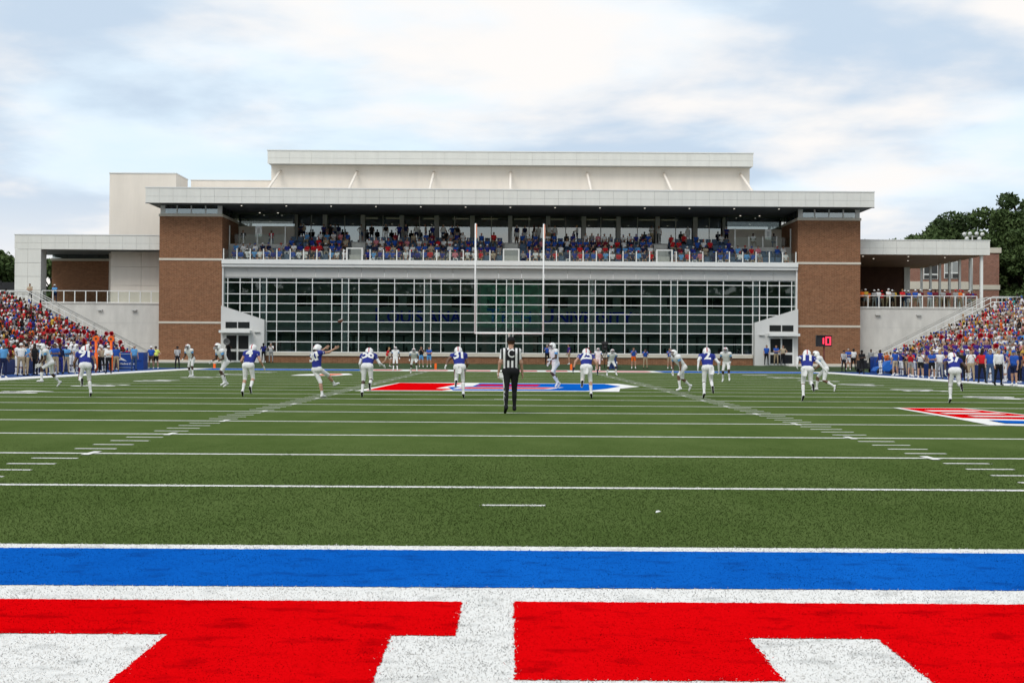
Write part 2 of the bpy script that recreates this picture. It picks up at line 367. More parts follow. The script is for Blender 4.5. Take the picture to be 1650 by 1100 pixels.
def vnoise(X, Y, s):
    g = np.random.RandomState(int(s * 100)).rand(256, 256); x = X * s + 100; y = Y * s + 100
    i = np.floor(x).astype(int); j = np.floor(y).astype(int); u = x - i; v = y - j; u = u * u * (3 - 2 * u); v = v * v * (3 - 2 * v)
    G = lambda a, b: g[a % 256, b % 256]
    return (G(i, j) * (1 - u) + G(i + 1, j) * u) * (1 - v) + (G(i, j + 1) * (1 - u) + G(i + 1, j + 1) * u) * v
PX = []; PY = []
for y0 in np.arange(-5.2, 13.0, 0.5):
    hw = (y0 + 11.0) * 0.40 + 1.6; d = y0 + 10.4; dens = min(4600, 4600 * (6.5 / d) ** 1.85)
    n = int(dens * hw * 2 * 0.5); PX.append(np.random.uniform(-hw, hw, n)); PY.append(y0 + np.random.rand(n) * 0.5)
PX = np.concatenate(PX); PY = np.concatenate(PY); n = len(PX); dist = PY + 10.4
wear = vnoise(PX, PY * 1.4, 2.1) * 0.45 + vnoise(PX, PY * 1.4, 6.3) * 0.55
jit = 0.018
cl = paint_of(PX + np.random.normal(0, jit, n), PY + np.random.normal(0, jit, n))
patch = 0.80 + 0.24 * vnoise(PX, PY * 1.6, 0.9) + 0.16 * vnoise(PX, PY * 2.2, 3.1)
cl *= patch[:, None] * 1.10
wm = np.clip((wear - 0.55) * 4.5, 0, 0.8)[:, None] * (0.6 + 0.4 * np.random.rand(n, 1)) * (PY < 0.03)[:, None]
iswh = (cl.min(1) > 0.3)[:, None]; cl = cl * (1 - wm) + cl * np.where(iswh, 0.58, 0.34) * wm
ang = np.random.uniform(0, 2 * np.pi, n); h = np.random.uniform(0.005, 0.014, n) * np.clip((13.6 - PY) / 8.0, 0.12, 1.0); wd = 0.0020 + 0.00048 * dist * np.random.uniform(0.7, 1.3, n)
lean = np.random.uniform(0.2, 1.6, n) * h; la = np.random.uniform(0, 2 * np.pi, n)
dx = np.cos(ang) * wd / 2; dy = np.sin(ang) * wd / 2
V = np.zeros((n, 4, 3)); V[:, 0] = np.c_[PX - dx, PY - dy, np.full(n, 0.001)]; V[:, 1] = np.c_[PX + dx, PY + dy, np.full(n, 0.001)]
tx = PX + np.cos(la) * lean; ty = PY + np.sin(la) * lean
V[:, 2] = np.c_[tx + dx * 0.45, ty + dy * 0.45, h]; V[:, 3] = np.c_[tx - dx * 0.45, ty - dy * 0.45, h]
F = np.arange(n * 4).reshape(n, 4)
me = fast_mesh('turf_fibres', V.reshape(-1, 3), F)
at = me.color_attributes.new('Col', 'FLOAT_COLOR', 'POINT')
at.data.foreach_set('color', np.c_[np.repeat(cl, 4, 0), np.ones(n * 4)].astype(np.float32).ravel())
def attr_mat(key, rough, spec, transl=0.0):
    m = bpy.data.materials.new(key); m.use_nodes = True
    a = m.node_tree.nodes.new('ShaderNodeAttribute'); a.attribute_name = 'Col'; p = m.node_tree.nodes['Principled BSDF']
    m.node_tree.links.new(a.outputs['Color'], p.inputs['Base Color']); p.inputs['Roughness'].default_value = rough; p.inputs['Specular IOR Level'].default_value = spec
    return m
fm_ = attr_mat('turf_fibre', 1.0, 0.0); fn_ = fm_.node_tree.nodes; fl_ = fm_.node_tree.links
ge_ = fn_.new('ShaderNodeNewGeometry'); vm_ = fn_.new('ShaderNodeMix'); vm_.data_type = 'VECTOR'; vm_.inputs[0].default_value = 0.90; vm_.inputs[5].default_value = (0, 0, 1); fl_.new(ge_.outputs['Normal'], vm_.inputs[4]); fl_.new(vm_.outputs[1], fn_['Principled BSDF'].inputs['Normal'])   # soft fibres scatter light upward
df_ = fn_.new('ShaderNodeBsdfDiffuse'); tl_ = fn_.new('ShaderNodeBsdfTranslucent'); mx_ = fn_.new('ShaderNodeMixShader'); mx_.inputs[0].default_value = 0.45
for q_ in (df_, tl_): fl_.new(fn_['Attribute'].outputs['Color'], q_.inputs['Color'])
fl_.new(vm_.outputs[1], df_.inputs['Normal']); fl_.new(df_.outputs[0], mx_.inputs[1]); fl_.new(tl_.outputs[0], mx_.inputs[2]); fl_.new(mx_.outputs[0], fn_['Material Output'].inputs['Surface']); fn_.remove(fn_['Principled BSDF'])
me.materials.append(fm_)
tag(link(bpy.data.objects.new('turf_fibres', me)), 'short synthetic turf fibres, green, white, blue and red, covering the near field', 'turf', kind='stuff')
# ---- grass bank and walk between the end line and the building
V = [(-48, 102.0, -0.03), (48, 102.0, -0.03), (48, 105.5, 0.30), (-48, 105.5, 0.30), (48, 108.0, 0.42), (-48, 108.0, 0.42), (48, 112, 0.42), (-48, 112, 0.42)]
tag(meshobj('grass_bank', V, [(0, 1, 2, 3), (3, 2, 4, 5), (5, 4, 6, 7)], bank_m), kind='structure')
for s in (-1, 1):
    xs = sorted((s * 24.5, s * 33)); tag(box('pavement', xs[0], xs[1], 107.2, 109.45, 0.36, 0.47, conc_m), kind='structure')

# ================================================================== the field house
FH = empty('field_house', (0, 110, 0.4))
tag(FH, 'long brick and glass field house with crowded balcony and white roof canopy', 'building')
light_m = mat('lit_downlight', (0.9, 0.88, 0.8), 0.5, emit=((1.0, 0.93, 0.78), 0.9))
strip_m = mat('lit_ceiling_strip', (0.9, 0.85, 0.6), 0.5, emit=((1.0, 0.86, 0.55), 0.55))
seat_m = mat('blue_seat_plastic', (0.08, 0.13, 0.20), 0.55, var=0.08, scale=3)
def panelled(parent, x0, x1, y, z0, z1, zmid, wdt, m=panel_m, gap=0.013, depth=0.05, side=None):
    """a face of separate metal panels in two courses, looking towards the camera"""
    n = max(1, round((x1 - x0) / wdt)); s = (x1 - x0) / n
    for i in range(n):
        for a, b in ((z0, zmid), (zmid, z1)):
            box('fascia_panel', x0 + i * s + gap / 2, x0 + (i + 1) * s - gap / 2, y, y + depth, a + gap / 2, b - gap / 2, m, parent)
# ---- brick towers
for s in (-1, 1):
    xs = sorted((s * 25.72, s * 31.32)); x0, x1 = xs
    T = box('brick_tower', x0, x1, 109.5, 121, 0.4, 13.42, brick_m, FH)
    for z0, z1 in ((3.87, 4.05), (9.50, 9.69)):
        box('stone_band', x0 - 0.03, x1 + 0.03, 109.46, 121.03, z0, z1, band_m, T)
    box('stone_cap', x0 - 0.06, x1 + 0.06, 109.42, 121.06, 13.421, 13.64, band_m, T)
    box('stone_base', x0 - 0.04, x1 + 0.04, 109.44, 109.499, 0.45, 0.62, band_m, T)
    box('window_room', x0 + 0.5, x1 - 0.5, 110.0, 120.5, 13.65, 14.39, dark_m, T)
    pw = (x1 - x0 - 0.5) / 4
    for i in range(5):
        xc = x0 + 0.25 + i * pw; e = 0.2 if i in (0, 4) else 0.055
        box('window_mullion', xc - e, xc + e, 109.58, 109.72, 13.641, 14.40, white_m, T)
    for i in range(4): box('window_pane', x0 + 0.25 + i * pw + 0.06, x0 + 0.25 + (i + 1) * pw - 0.06, 109.64, 109.66, 13.70, 14.40, cglass_m, T)
    box('window_sill', x0 + 0.05, x1 - 0.05, 109.56, 109.76, 13.641, 13.70, white_m, T)
    xi = s * 25.9
    for i in range(5):
        yy = 110.0 + i * 1.6; box('window_pane', xi - 0.01, xi + 0.01, yy, yy + 1.5, 13.70, 14.40, cglass_m, T); box('window_mullion', xi - 0.05, xi + 0.05, yy + 1.51, yy + 1.59, 13.641, 14.40, black_m, T)
    box('white_jamb', *sorted((s * 25.60, s * 25.719)), 109.55, 110.1, 0.45, 8.95, white_m, FH)
# ---- main roof canopy
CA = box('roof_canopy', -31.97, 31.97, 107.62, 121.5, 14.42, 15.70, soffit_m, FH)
panelled(CA, -32.05, 32.02, 107.5, 14.40, 15.70, 14.98, 1.21)
box('canopy_coping', -32.08, 32.05, 107.46, 107.70, 15.705, 15.80, white_m, CA)
box('drip_edge', -32.06, 32.03, 107.52, 107.62, 14.345, 14.398, black_m, CA)
for s in (-1, 1):
    for i in range(11):
        xs = sorted((s * 31.98, s * 32.03)); box('fascia_panel', xs[0], xs[1], 107.58 + i * 1.2, 107.58 + i * 1.2 + 1.18, 14.42, 15.70, panel_m, CA)
box('roof_deck', -31.9, 31.9, 107.75, 121.4, 15.701, 15.74, roof_m, CA)
for (dx, dy) in [(x, y) for x in np.arange(-24, 25, 4.0) for y in (109.4,)] + [(x, 115.5) for x in (-23.5, -21.8, 21.6, 23.4)]:
    me = _BOX.get('dl')
    if me is None:
        v = [(0.07 * math.cos(t * math.pi / 4), 0.07 * math.sin(t * math.pi / 4), z) for z in (0, 0.03) for t in range(8)]
        me = bpy.data.meshes.new('downlight'); me.from_pydata(v, [], [tuple(range(7, -1, -1)), tuple(range(8, 16))] + [(i, (i + 1) % 8, (i + 1) % 8 + 8, i + 8) for i in range(8)]); me.materials.append(light_m); _BOX['dl'] = me
    link(bpy.data.objects.new('downlight', me), CA, (dx, dy, 14.38))
# ---- upper storey
UP = box('upper_storey', -22.72, 22.72, 117.0, 130, 15.75, 19.1, stucco_m, FH)
box('parapet_core', -22.85, 22.85, 116.07, 130.1, 19.11, 20.28, grey_m, UP)
panelled(UP, -22.91, 22.88, 116.0, 19.09, 20.30, 19.62, 2.08)
box('parapet_coping', -22.96, 22.93, 115.95, 116.3, 20.305, 20.40, white_m, UP)
for i in range(-3, 4):
    x = i * 7.28; t = tube('roof_strut', [(x, 117.05, 18.55), (x, 109.6, 15.72)], 0.12, stucco_m, UP, 10)
    box('strut_plate', x - 0.3, x + 0.3, 116.94, 116.998, 18.25, 18.8, stucco_m, UP)
b1 = box('stair_block', -37.75, -31.5, 116.0, 120.6, 5.5, 18.05, stucco_m, FH)
box('coping', -37.8, -31.45, 115.95, 120.65, 18.051, 18.16, white_m, b1)
b2 = box('rear_block', -31.4, -22.75, 121.5, 130, 15.0, 18.15, stucco_m, FH); box('coping', -31.45, -22.75, 121.45, 130, 18.151, 18.24, white_m, b2)
box('roof_vent', -30.7, -29.8, 118.5, 119.2, 15.745, 17.0, grey_m, FH)
# ---- curtain wall
half = [0.30, 1.21, 2.96, 4.42, 6.16, 7.08, 7.67, 8.58, 10.33, 11.79, 13.53, 14.45, 15.04, 15.96, 17.70, 19.15, 20.88, 21.80, 22.40, 23.1, 24.18, 25.28, 25.68]
VX = sorted([-v for v in half] + half)
HZ = [1.39, 2.29, 3.25, 4.11, 4.92, 5.73, 6.56, 7.59, 8.01]
CW = empty('curtain_wall', (0, 110, 1.39), FH)
def wedge_z(x):                     # top of the white entrance wall at |x|, or None beside it
    a = abs(x)
    return None if a < 21.86 else 4.22 + (a - 21.86) / (25.72 - 21.86) * (5.46 - 4.22)
for x in VX:
    z0 = (wedge_z(x) or 1.38) if abs(x) > 21.86 else 1.38
    box('mullion', x - 0.035, x + 0.035, 109.93, 110.06, z0, 8.01, white_m, CW)
for z in HZ:
    xe = 25.68
    if z < 4.25: xe = 21.80
    elif z < 5.45: xe = 21.86 + (z - 4.22) / 1.24 * 3.86
    box('transom', -xe, xe, 109.95, 110.04, z - 0.036, z + 0.036, white_m, CW)
tr_v, tr_f = [], []
for i in range(len(VX) - 1):
    for j in range(len(HZ) - 1):
        xa, xb, za, zb = VX[i] + 0.04, VX[i + 1] - 0.04, HZ[j] + 0.036, HZ[j + 1] - 0.036
        wz = wedge_z((xa + xb) / 2)
        if wz and zb < wz - 0.1: continue
        if wz and za < wz: za = wz - 0.3
        if j == len(HZ) - 2:
            q = len(tr_v); tr_v += [(xa, 0, za), (xb, 0, za), (xb, 0, zb), (xa, 0, zb)]; tr_f.append((q, q + 1, q + 2, q + 3))
        else: box('glass_pane', xa, xb, 109.99, 110.005, za, zb, glass_m, CW)
tag(meshobj('transom_glass', tr_v, tr_f, glass_m, CW, (0, 109.995, 0)), kind='stuff')
si = box('stone_sill', -21.8, 21.8, 109.70, 110.1, 1.06, 1.34, band_m, FH)
box('brick_plinth', -21.8, 21.8, 109.82, 110.1, 0.3, 1.059, brick_m, FH)
for i in range(int(51.3 / 2.05)):
    x = -25.6 + i * 2.05; box('grey_panel', x + 0.01, x + 2.04, 109.86, 109.92, 8.06, 8.95, grey_m, FH)
# interior seen through the glass
IN = empty('hall_interior', (0, 114, 0.45), FH)
box('floor_slab', -25.5, 25.5, 110.1, 118.2, 0.40, 0.46, mat('gym_floor', (0.06, 0.06, 0.065), 0.7), IN)
box('ceiling', -25.5, 25.5, 110.1, 118.2, 8.02, 8.10, room_m, IN)
box('rear_wall', -25.5, 25.5, 118.0, 118.2, 0.46, 8.0, room_m, IN)
for s in (-1, 1): box('side_wall', *sorted((s * 25.5, s * 25.6)), 110.12, 118.2, 0.46, 8.0, room_m, IN)
for x in (-22.1, -14.75, -7.38, 0, 7.38, 14.75, 22.1): box('column', x - 0.28, x + 0.28, 110.6, 111.2, 0.46, 8.0, grey_m, IN)
for x in (-19.4, -16.0, -11.6, -8.9, -4.6, -1.2, 4.6, 8.9, 11.6, 16.0, 19.4):
    box('inner_window', x - 0.95, x - 0.03, 117.95, 117.995, 5.75, 6.75, dark_m, IN); box('inner_window', x + 0.03, x + 0.95, 117.95, 117.995, 5.75, 6.75, dark_m, IN)
    box('wall_sign', x - 0.9, x + 0.9, 117.94, 117.99, 7.25, 7.6, white_m, IN)
box('mezzanine_edge', -25.4, 25.4, 116.2, 118.0, 3.25, 3.75, grey_m, IN)
lt_m = mat('blue_lettering', (0.025, 0.05, 0.62), 0.6)
for s_, x_, sz in (('L', -12.45, 1.95), ('OUISIANA', -8.2, 1.55), ('T', -1.6, 1.95), ('ECH', 0.65, 1.55), ('U', 3.6, 1.95), ('NIVERSITY', 8.1, 1.55)):
    me = text_mesh(s_, sz, 0.05, 0.03); me.materials.append(lt_m)
    o = link(bpy.data.objects.new('wall_lettering', me), IN, (x_, 117.9, 4.28)); o.rotation_euler.x = R(90)
rack_me = None
for k in range(13):
    x = -20.6 + k * 3.4
    if rack_me is None:
        V, F = [], []
        for px in (-0.6, 0.6):
            for py in (-0.5, 0.5):
                v, f = tube_data([(px, py, 0), (px, py, 2.5)], 0.05, 4); F += [tuple(i + len(V) for i in q) for q in f]; V += v
            for z in (0.05, 2.45):
                v, f = tube_data([(px, -0.5, z), (px, 0.5, z)], 0.05, 4); F += [tuple(i + len(V) for i in q) for q in f]; V += v
        for py, z in ((-0.5, 2.45), (0.5, 2.45), (-0.5, 1.25)):
            v, f = tube_data([(-1.05, py, z), (1.05, py, z)], 0.035, 4); F += [tuple(i + len(V) for i in q) for q in f]; V += v
        for px in (-0.85, 0.85, -0.95, 0.95):
            v, f = tube_data([(px - 0.03, -0.5, 1.25), (px + 0.03, -0.5, 1.25)], 0.22, 12); F += [tuple(i + len(V) for i in q) for q in f]; V += v
        rack_me = bpy.data.meshes.new('weight_rack'); rack_me.from_pydata([tuple(v) for v in V], [], F); rack_me.materials.append(black_m)
    o = link(bpy.data.objects.new('weight_rack', rack_me), None, (x, 113.6 + (k % 2) * 0.5, 0.461))
    ords = ('first', 'second', 'third', 'fourth', 'fifth', 'sixth', 'seventh', 'eighth', 'ninth', 'tenth', 'eleventh', 'twelfth', 'thirteenth')
    tag(o, 'black steel weight rack behind the ground floor glass, %s from the left' % ords[k], 'weight rack', 'weight racks inside the glass hall')
# ---- entrances
for s in (-1, 1):
    pts = [(s * 25.70, 0.42), (s * 21.86, 0.42), (s * 21.86, 4.22), (s * 25.70, 5.46)]
    E_ = prism_xz('entrance_wall', pts, 109.15, 109.92, mat('white_render', (0.62, 0.615, 0.59), 0.8, var=0.04, scale=0.8), FH)
    for a, b in ((25.28, 24.27), (24.17, 23.15)):
        xs = sorted((s * a, s * b)); box('transom_window', xs[0], xs[1], 109.11, 109.148, 3.48, 4.02, mat('dark_window', (0.02, 0.022, 0.022), 0.12, spec=0.5), E_)
    xs = sorted((s * 25.69, s * 22.95)); box('entrance_awning', xs[0], xs[1], 108.2, 109.148, 3.05, 3.28, white_m, E_)
    xs = sorted((s * 22.7, s * 22.2)); box('wall_light', xs[0], xs[1], 108.98, 109.148, 3.10, 3.18, grey_m, E_)
    xs = sorted((s * 25.35, s * 23.05)); box('door_frame', xs[0], xs[1], 109.08, 109.148, 0.47, 2.98, white_m, E_)
    for a, b in ((25.18, 24.28), (24.12, 23.22)):
        xs = sorted((s * a, s * b)); box('door_pane', xs[0], xs[1], 109.05, 109.079, 1.62, 2.82, MATS['dark_window'], E_); box('door_pane', xs[0], xs[1], 109.05, 109.079, 0.62, 1.40, MATS['dark_window'], E_)
        xh = s * 24.36 if a > 25 else s * 24.04; box('door_handle', xh - 0.02, xh + 0.02, 108.98, 109.02, 1.38, 1.66, grey_m, E_)
# ---- balcony
BA = empty('balcony', (0, 110, 8.96), FH)
box('balcony_edge', -25.71, 25.71, 109.25, 110.4, 9.22, 9.62, white_m, BA); box('balcony_edge', -25.71, 25.71, 109.38, 110.4, 8.96, 9.21, white_m, BA)
R0, RISE, TREAD, ZB = 110.45, 0.60, 0.85, 9.30
AIS = (-13.9, 0.1, 13.8); EX = 20.4
for i in range(4):
    xe = 25.68 if i < 2 else EX
    box('seating_step', -xe, xe, R0 + i * TREAD, R0 + (i + 1) * TREAD - 0.003, 8.98, ZB + i * RISE, conc_m, BA)
ZC = ZB + 4 * RISE - 0.1
box('concourse_floor', -EX, EX, R0 + 4 * TREAD, 118.0, 8.98, ZC, conc_m, BA)
for s in (-1, 1):
    xs = sorted((s * (EX + 0.003), s * 25.69)); box('media_platform', xs[0], xs[1], R0 + 2 * TREAD, 118.0, 8.98, 11.2, conc_m, BA)
    box('media_rear_wall', xs[0], xs[1], 116.6, 116.8, 11.203, 13.25, stucco_m, BA); box('media_window', xs[0], xs[1], 116.62, 116.66, 13.253, 14.38, cglass_m, BA)
    for k in range(5): px = s * (EX + 0.15 + k * 1.27); box('media_rail_post', px - 0.05, px + 0.05, R0 + 2 * TREAD + 0.03, R0 + 2 * TREAD + 0.13, 11.203, 12.2 if k not in (0, 4) else 12.9, white_m, BA)
    for k in range(4): a, b = sorted((s * (EX + 0.22 + k * 1.27), s * (EX + 0.08 + (k + 1) * 1.27))); box('media_rail_glass', a, b, R0 + 2 * TREAD + 0.07, R0 + 2 * TREAD + 0.085, 11.25, 12.1, clear_m, BA)
    xx = s * 23.0 if s < 0 else s * 23.6
    box('framed_poster', xx - 0.3, xx + 0.3, R0 + 2 * TREAD + 0.14, R0 + 2 * TREAD + 0.17, 11.9, 12.85, white_m, BA); box('poster_print', xx - 0.12, xx + 0.12, R0 + 2 * TREAD + 0.132, R0 + 2 * TREAD + 0.139, 12.2, 12.65, grey_m, BA)
for k in range(44):
    x = -25.6 + k * 1.19
    if any(abs(x - a) < 0.75 for a in AIS): continue
    box('rail_post', x - 0.045, x + 0.045, 109.55, 109.64, 9.621, 10.58, white_m, BA)
    if k < 43 and not any(abs(x + 0.6 - a) < 1.2 for a in AIS): box('rail_glass', x + 0.06, x + 1.13, 109.59, 109.602, 9.66, 10.50, clear_m, BA)
for a in AIS:
    for e in (-0.68, 0.68): box('aisle_gate_post', a + e - 0.06, a + e + 0.06, 109.5, 109.62, 9.621, 10.72, white_m, BA)
    box('aisle_gate_rail', a - 0.62, a + 0.62, 109.52, 109.60, 10.62, 10.72, white_m, BA); box('aisle_gate_glass', a - 0.61, a + 0.61, 109.55, 109.565, 9.63, 10.61, clear_m, BA)
    for i in range(4): box('aisle_step', a - 0.62, a + 0.62, R0 + i * TREAD - 0.36, R0 + i * TREAD + 0.30, ZB + i * RISE + 0.002 - 0.3, ZB + i * RISE + 0.30, conc_m, BA)
    box('aisle_hand_post', a - 0.03, a + 0.03, R0 + 4 * TREAD + 0.1, R0 + 4 * TREAD + 0.16, ZC, ZC + 1.1, white_m, BA)
# seats (one mesh shared): pan, back and side standards
V, F = [], []
def addbox(V, F, x0, x1, y0, y1, z0, z1, tilt=0.0):
    q = len(V); V += [(x0, y0, z0), (x1, y0, z0), (x1, y1, z0), (x0, y1, z0), (x0, y0 + tilt, z1), (x1, y0 + tilt, z1), (x1, y1 + tilt, z1), (x0, y1 + tilt, z1)]
    F += [tuple(q + i for i in f) for f in ((3, 2, 1, 0), (4, 5, 6, 7), (0, 1, 5, 4), (1, 2, 6, 5), (2, 3, 7, 6), (3, 0, 4, 7))]
addbox(V, F, -0.22, 0.22, 0.22, 0.62, 0.40, 0.46); addbox(V, F, -0.235, 0.235, 0.62, 0.68, 0.38, 0.92, 0.08)
for s in (-1, 1): addbox(V, F, s * 0.255 - 0.02, s * 0.255 + 0.02, 0.28, 0.66, 0.0, 0.60)
seat_me = bpy.data.meshes.new('seat'); seat_me.from_pydata(V, [], F); seat_me.materials.append(seat_m)
SEATS = []      # (section, row, number, x, y, z)
edges = [-25.4, -13.9, 0.1, 13.8, 25.4]
for sec in range(4):
    for i in range(4):
        xa = edges[sec] + (0.78 if sec else 0.25); xb = edges[sec + 1] - (0.78 if sec < 3 else 0.25)
        if i >= 2: xa = max(xa, -EX + 0.1); xb = min(xb, EX - 0.1)
        n = int((xb - xa) / 0.565); st = (xb - xa) / n
        for k in range(n):
            x = xa + (k + 0.5) * st; y = R0 + i * TREAD - 0.1; z = ZB + i * RISE
            SEATS.append((sec, i, k, x, y, z))
            link(bpy.data.objects.new('seat', seat_me), BA, (x, y, z + 0.002))
# back glazing of the balcony
GL = empty('balcony_glazing', (0, 117.7, ZC), FH)
cols = [-20.4, -17.6, -14.0, -10.3, -7.0, -3.6, 0.0, 3.6, 7.0, 10.3, 14.0, 17.6, 20.4]
for x in cols: box('column', x - 0.2, x + 0.2, 117.0, 117.45, ZC, 14.41, grey_m, GL)
for a, b in zip(cols, cols[1:]):
    for i in range(2):
        xa, xb = a + (b - a) * i / 2, a + (b - a) * (i + 1) / 2
        box('glazing_pane', xa + 0.04, xb - 0.04, 117.7, 117.715, ZC + 0.02, 14.40, cglass_m, GL); box('glazing_mullion', xb - 0.035, xb + 0.035, 117.66, 117.76, ZC + 0.001, 14.41, grey_m, GL)
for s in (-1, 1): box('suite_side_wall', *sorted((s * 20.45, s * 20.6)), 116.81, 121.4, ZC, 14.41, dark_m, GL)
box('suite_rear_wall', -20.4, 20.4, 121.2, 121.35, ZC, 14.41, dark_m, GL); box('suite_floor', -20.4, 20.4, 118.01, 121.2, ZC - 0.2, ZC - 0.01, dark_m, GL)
for x in (-13.6, -11.2, -7.6, -4.8, -2.0, 1.2, 4.4, 7.6, 9.8, 13.2, 15.4): box('ceiling_strip', x - 0.8, x + 0.8, 119.2, 119.5, 14.30, 14.36, strip_m, GL)
# ---- left wing
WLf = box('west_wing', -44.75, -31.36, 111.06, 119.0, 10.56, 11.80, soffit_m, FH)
panelled(WLf, -44.8, -31.36, 111.0, 10.52, 11.80, 11.10, 1.24)
box('wing_coping', -44.85, -31.37, 110.96, 111.3, 11.805, 11.88, white_m, WLf)
box('wing_pier', -44.72, -42.45, 111.06, 112.6, 5.6, 10.51, grey_m, WLf)
for r in range(4):
    for c in range(2): box('pier_panel', -44.78 + c * 1.19 + 0.01, -44.78 + (c + 1) * 1.19 - 0.01, 111.0, 111.055, 5.6 + r * 1.23 + 0.01, 5.6 + (r + 1) * 1.23 - 0.015, panel_m, WLf)
box('wing_brick_wall', -43.8, -37.8, 118.0, 118.3, 5.7, 9.95, brick_m, WLf); box('wing_stone_sill', -43.9, -37.7, 117.94, 118.34, 9.951, 10.16, band_m, WLf)
for i in range(4): box('wing_window', -43.75 + i * 1.5, -42.31 + i * 1.5, 118.0, 118.03, 10.17, 11.05, cglass_m, WLf)
box('wing_dark_backing', -43.7, -37.8, 118.5, 118.6, 10.17, 11.05, dark_m, WLf)
for i in range(2):
    for r in range(3): box('wing_wall_panel', -37.0 + i * 2.83 + 0.012, -34.17 + i * 2.83 - 0.012, 114.0, 114.2, 5.72 + r * 1.72 + 0.012, 5.72 + (r + 1) * 1.72 - 0.012, stucco_m, WLf)
# ---- right wing
WR = box('east_wing', 31.36, 43.40, 111.06, 131.0, 10.60, 11.80, mat('wing_core', (0.3, 0.3, 0.3), 0.8), FH)
panelled(WR, 31.36, 43.45, 111.0, 10.52, 11.80, 11.10, 1.24)
box('wing_coping', 31.37, 43.5, 110.96, 111.3, 11.805, 11.88, white_m, WR)
for i in range(9): box('soffit_board', 31.4 + i * 1.33, 31.4 + (i + 1) * 1.33 - 0.02, 111.1, 130.9, 10.545, 10.595, wood_m, WR)
for i in range(7): y = 111.5 + i * 2.95; box('wing_column', 42.85 - (0.12 if i == 0 else 0.1), 42.85 + (0.12 if i == 0 else 0.1), y - 0.12, y + 0.12, 5.72, 10.54, white_m, WR)
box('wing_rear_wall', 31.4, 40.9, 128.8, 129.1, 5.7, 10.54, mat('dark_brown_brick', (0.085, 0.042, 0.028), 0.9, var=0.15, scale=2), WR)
box('wing_end_pier', 40.91, 41.5, 128.7, 129.2, 5.7, 10.54, white_m, WR)
box('wing_inner_wall', 31.33, 31.5, 112.2, 128.8, 5.7, 10.54, brick_m, WR)
for x, y in ((32.6, 113.5), (34.4, 116.5), (36.8, 113.5), (38.4, 119), (40.5, 114.5), (33, 121)): link(bpy.data.objects.new('downlight', _BOX['dl']), WR, (x, y, 10.515))
# ---- terrace decks and retaining walls
for s, nm in ((-1, 'left'), (1, 'right')):
    xs = sorted((s * 31.34, s * 44.9))
    T = box('terrace_wall', xs[0], xs[1], 111.0, 131.5, 0.2, 5.62, conc_m)
    tag(T, 'pale concrete retaining wall of the raised terrace on the %s of the field house' % nm, 'wall', 'terrace retaining walls')
    box('wall_cap', xs[0], xs[1], 110.93, 111.2, 5.625, 5.71, conc_m, T)
    for z in (2.1, 3.9): box('wall_joint', xs[0] + 0.01, xs[1], 110.99, 110.999, z, z + 0.025, grey_m, T)
    for a in ((33.3, 37.0) if s > 0 else (33.9, 37.0)):
        xa = s * a; box('wall_light', xa - 0.22, xa + 0.22, 110.75, 110.999, 5.0, 5.12, grey_m, T)
    RL = empty('terrace_railing', (s * 36, 111.08, 5.71)); tag(RL, 'white post and glass railing along the %s terrace edge' % nm, 'railing', 'terrace railings')
    xa, xb = 31.45, 42.3
    n = 11; st = (xb - xa) / n
    for k in range(n + 1): x = s * (xa + k * st); box('rail_post', x - 0.04, x + 0.04, 111.04, 111.12, 5.712, 6.76, white_m, RL)
    for k in range(n): a, b = sorted((s * (xa + k * st + 0.06), s * (xa + (k + 1) * st - 0.06))); box('rail_glass', a, b, 111.075, 111.087, 5.80, 6.70, clear_m, RL)
    a, b = sorted((s * xa, s * xb)); box('top_rail', a, b, 111.03, 111.13, 6.762, 6.82, white_m, RL); box('bottom_rail', a, b, 111.05, 111.11, 5.74, 5.79, white_m, RL)
# ---- brick hall beyond the right terrace
HB = box('brick_hall', 46.2, 56.7, 145, 165, 0, 13.3, brick2_m); tag(HB, 'red brick hall with white framed windows beyond the right terrace columns', 'building')
box('hall_cornice', 46.0, 56.9, 144.85, 165.1, 13.301, 13.9, band_m, HB); box('hall_band', 46.1, 53.3, 144.9, 144.999, 9.05, 9.95, band_m, HB); box('hall_band', 53.31, 56.8, 144.92, 144.999, 9.05, 9.6, band_m, HB)
for x0, x1, z0, z1 in ((47.9, 49.6, 10.2, 11.9), (50.3, 52.1, 10.3, 12.3)):
    Wd = box('hall_window', x0, x1, 144.93, 144.999, z0, z1, white_m, HB)
    h2 = (z1 - z0)
    for a, b in ((0, 0.32), (0.36, 1.0)):
        for c, d in ((0.05, 0.47), (0.53, 0.95)): box('pane', x0 + (x1 - x0) * c, x0 + (x1 - x0) * d, 144.90, 144.929, z0 + h2 * a + 0.06, z0 + h2 * b - 0.06, MATS['dark_window'] if a == 0 or x0 < 49 else cglass_m, Wd)

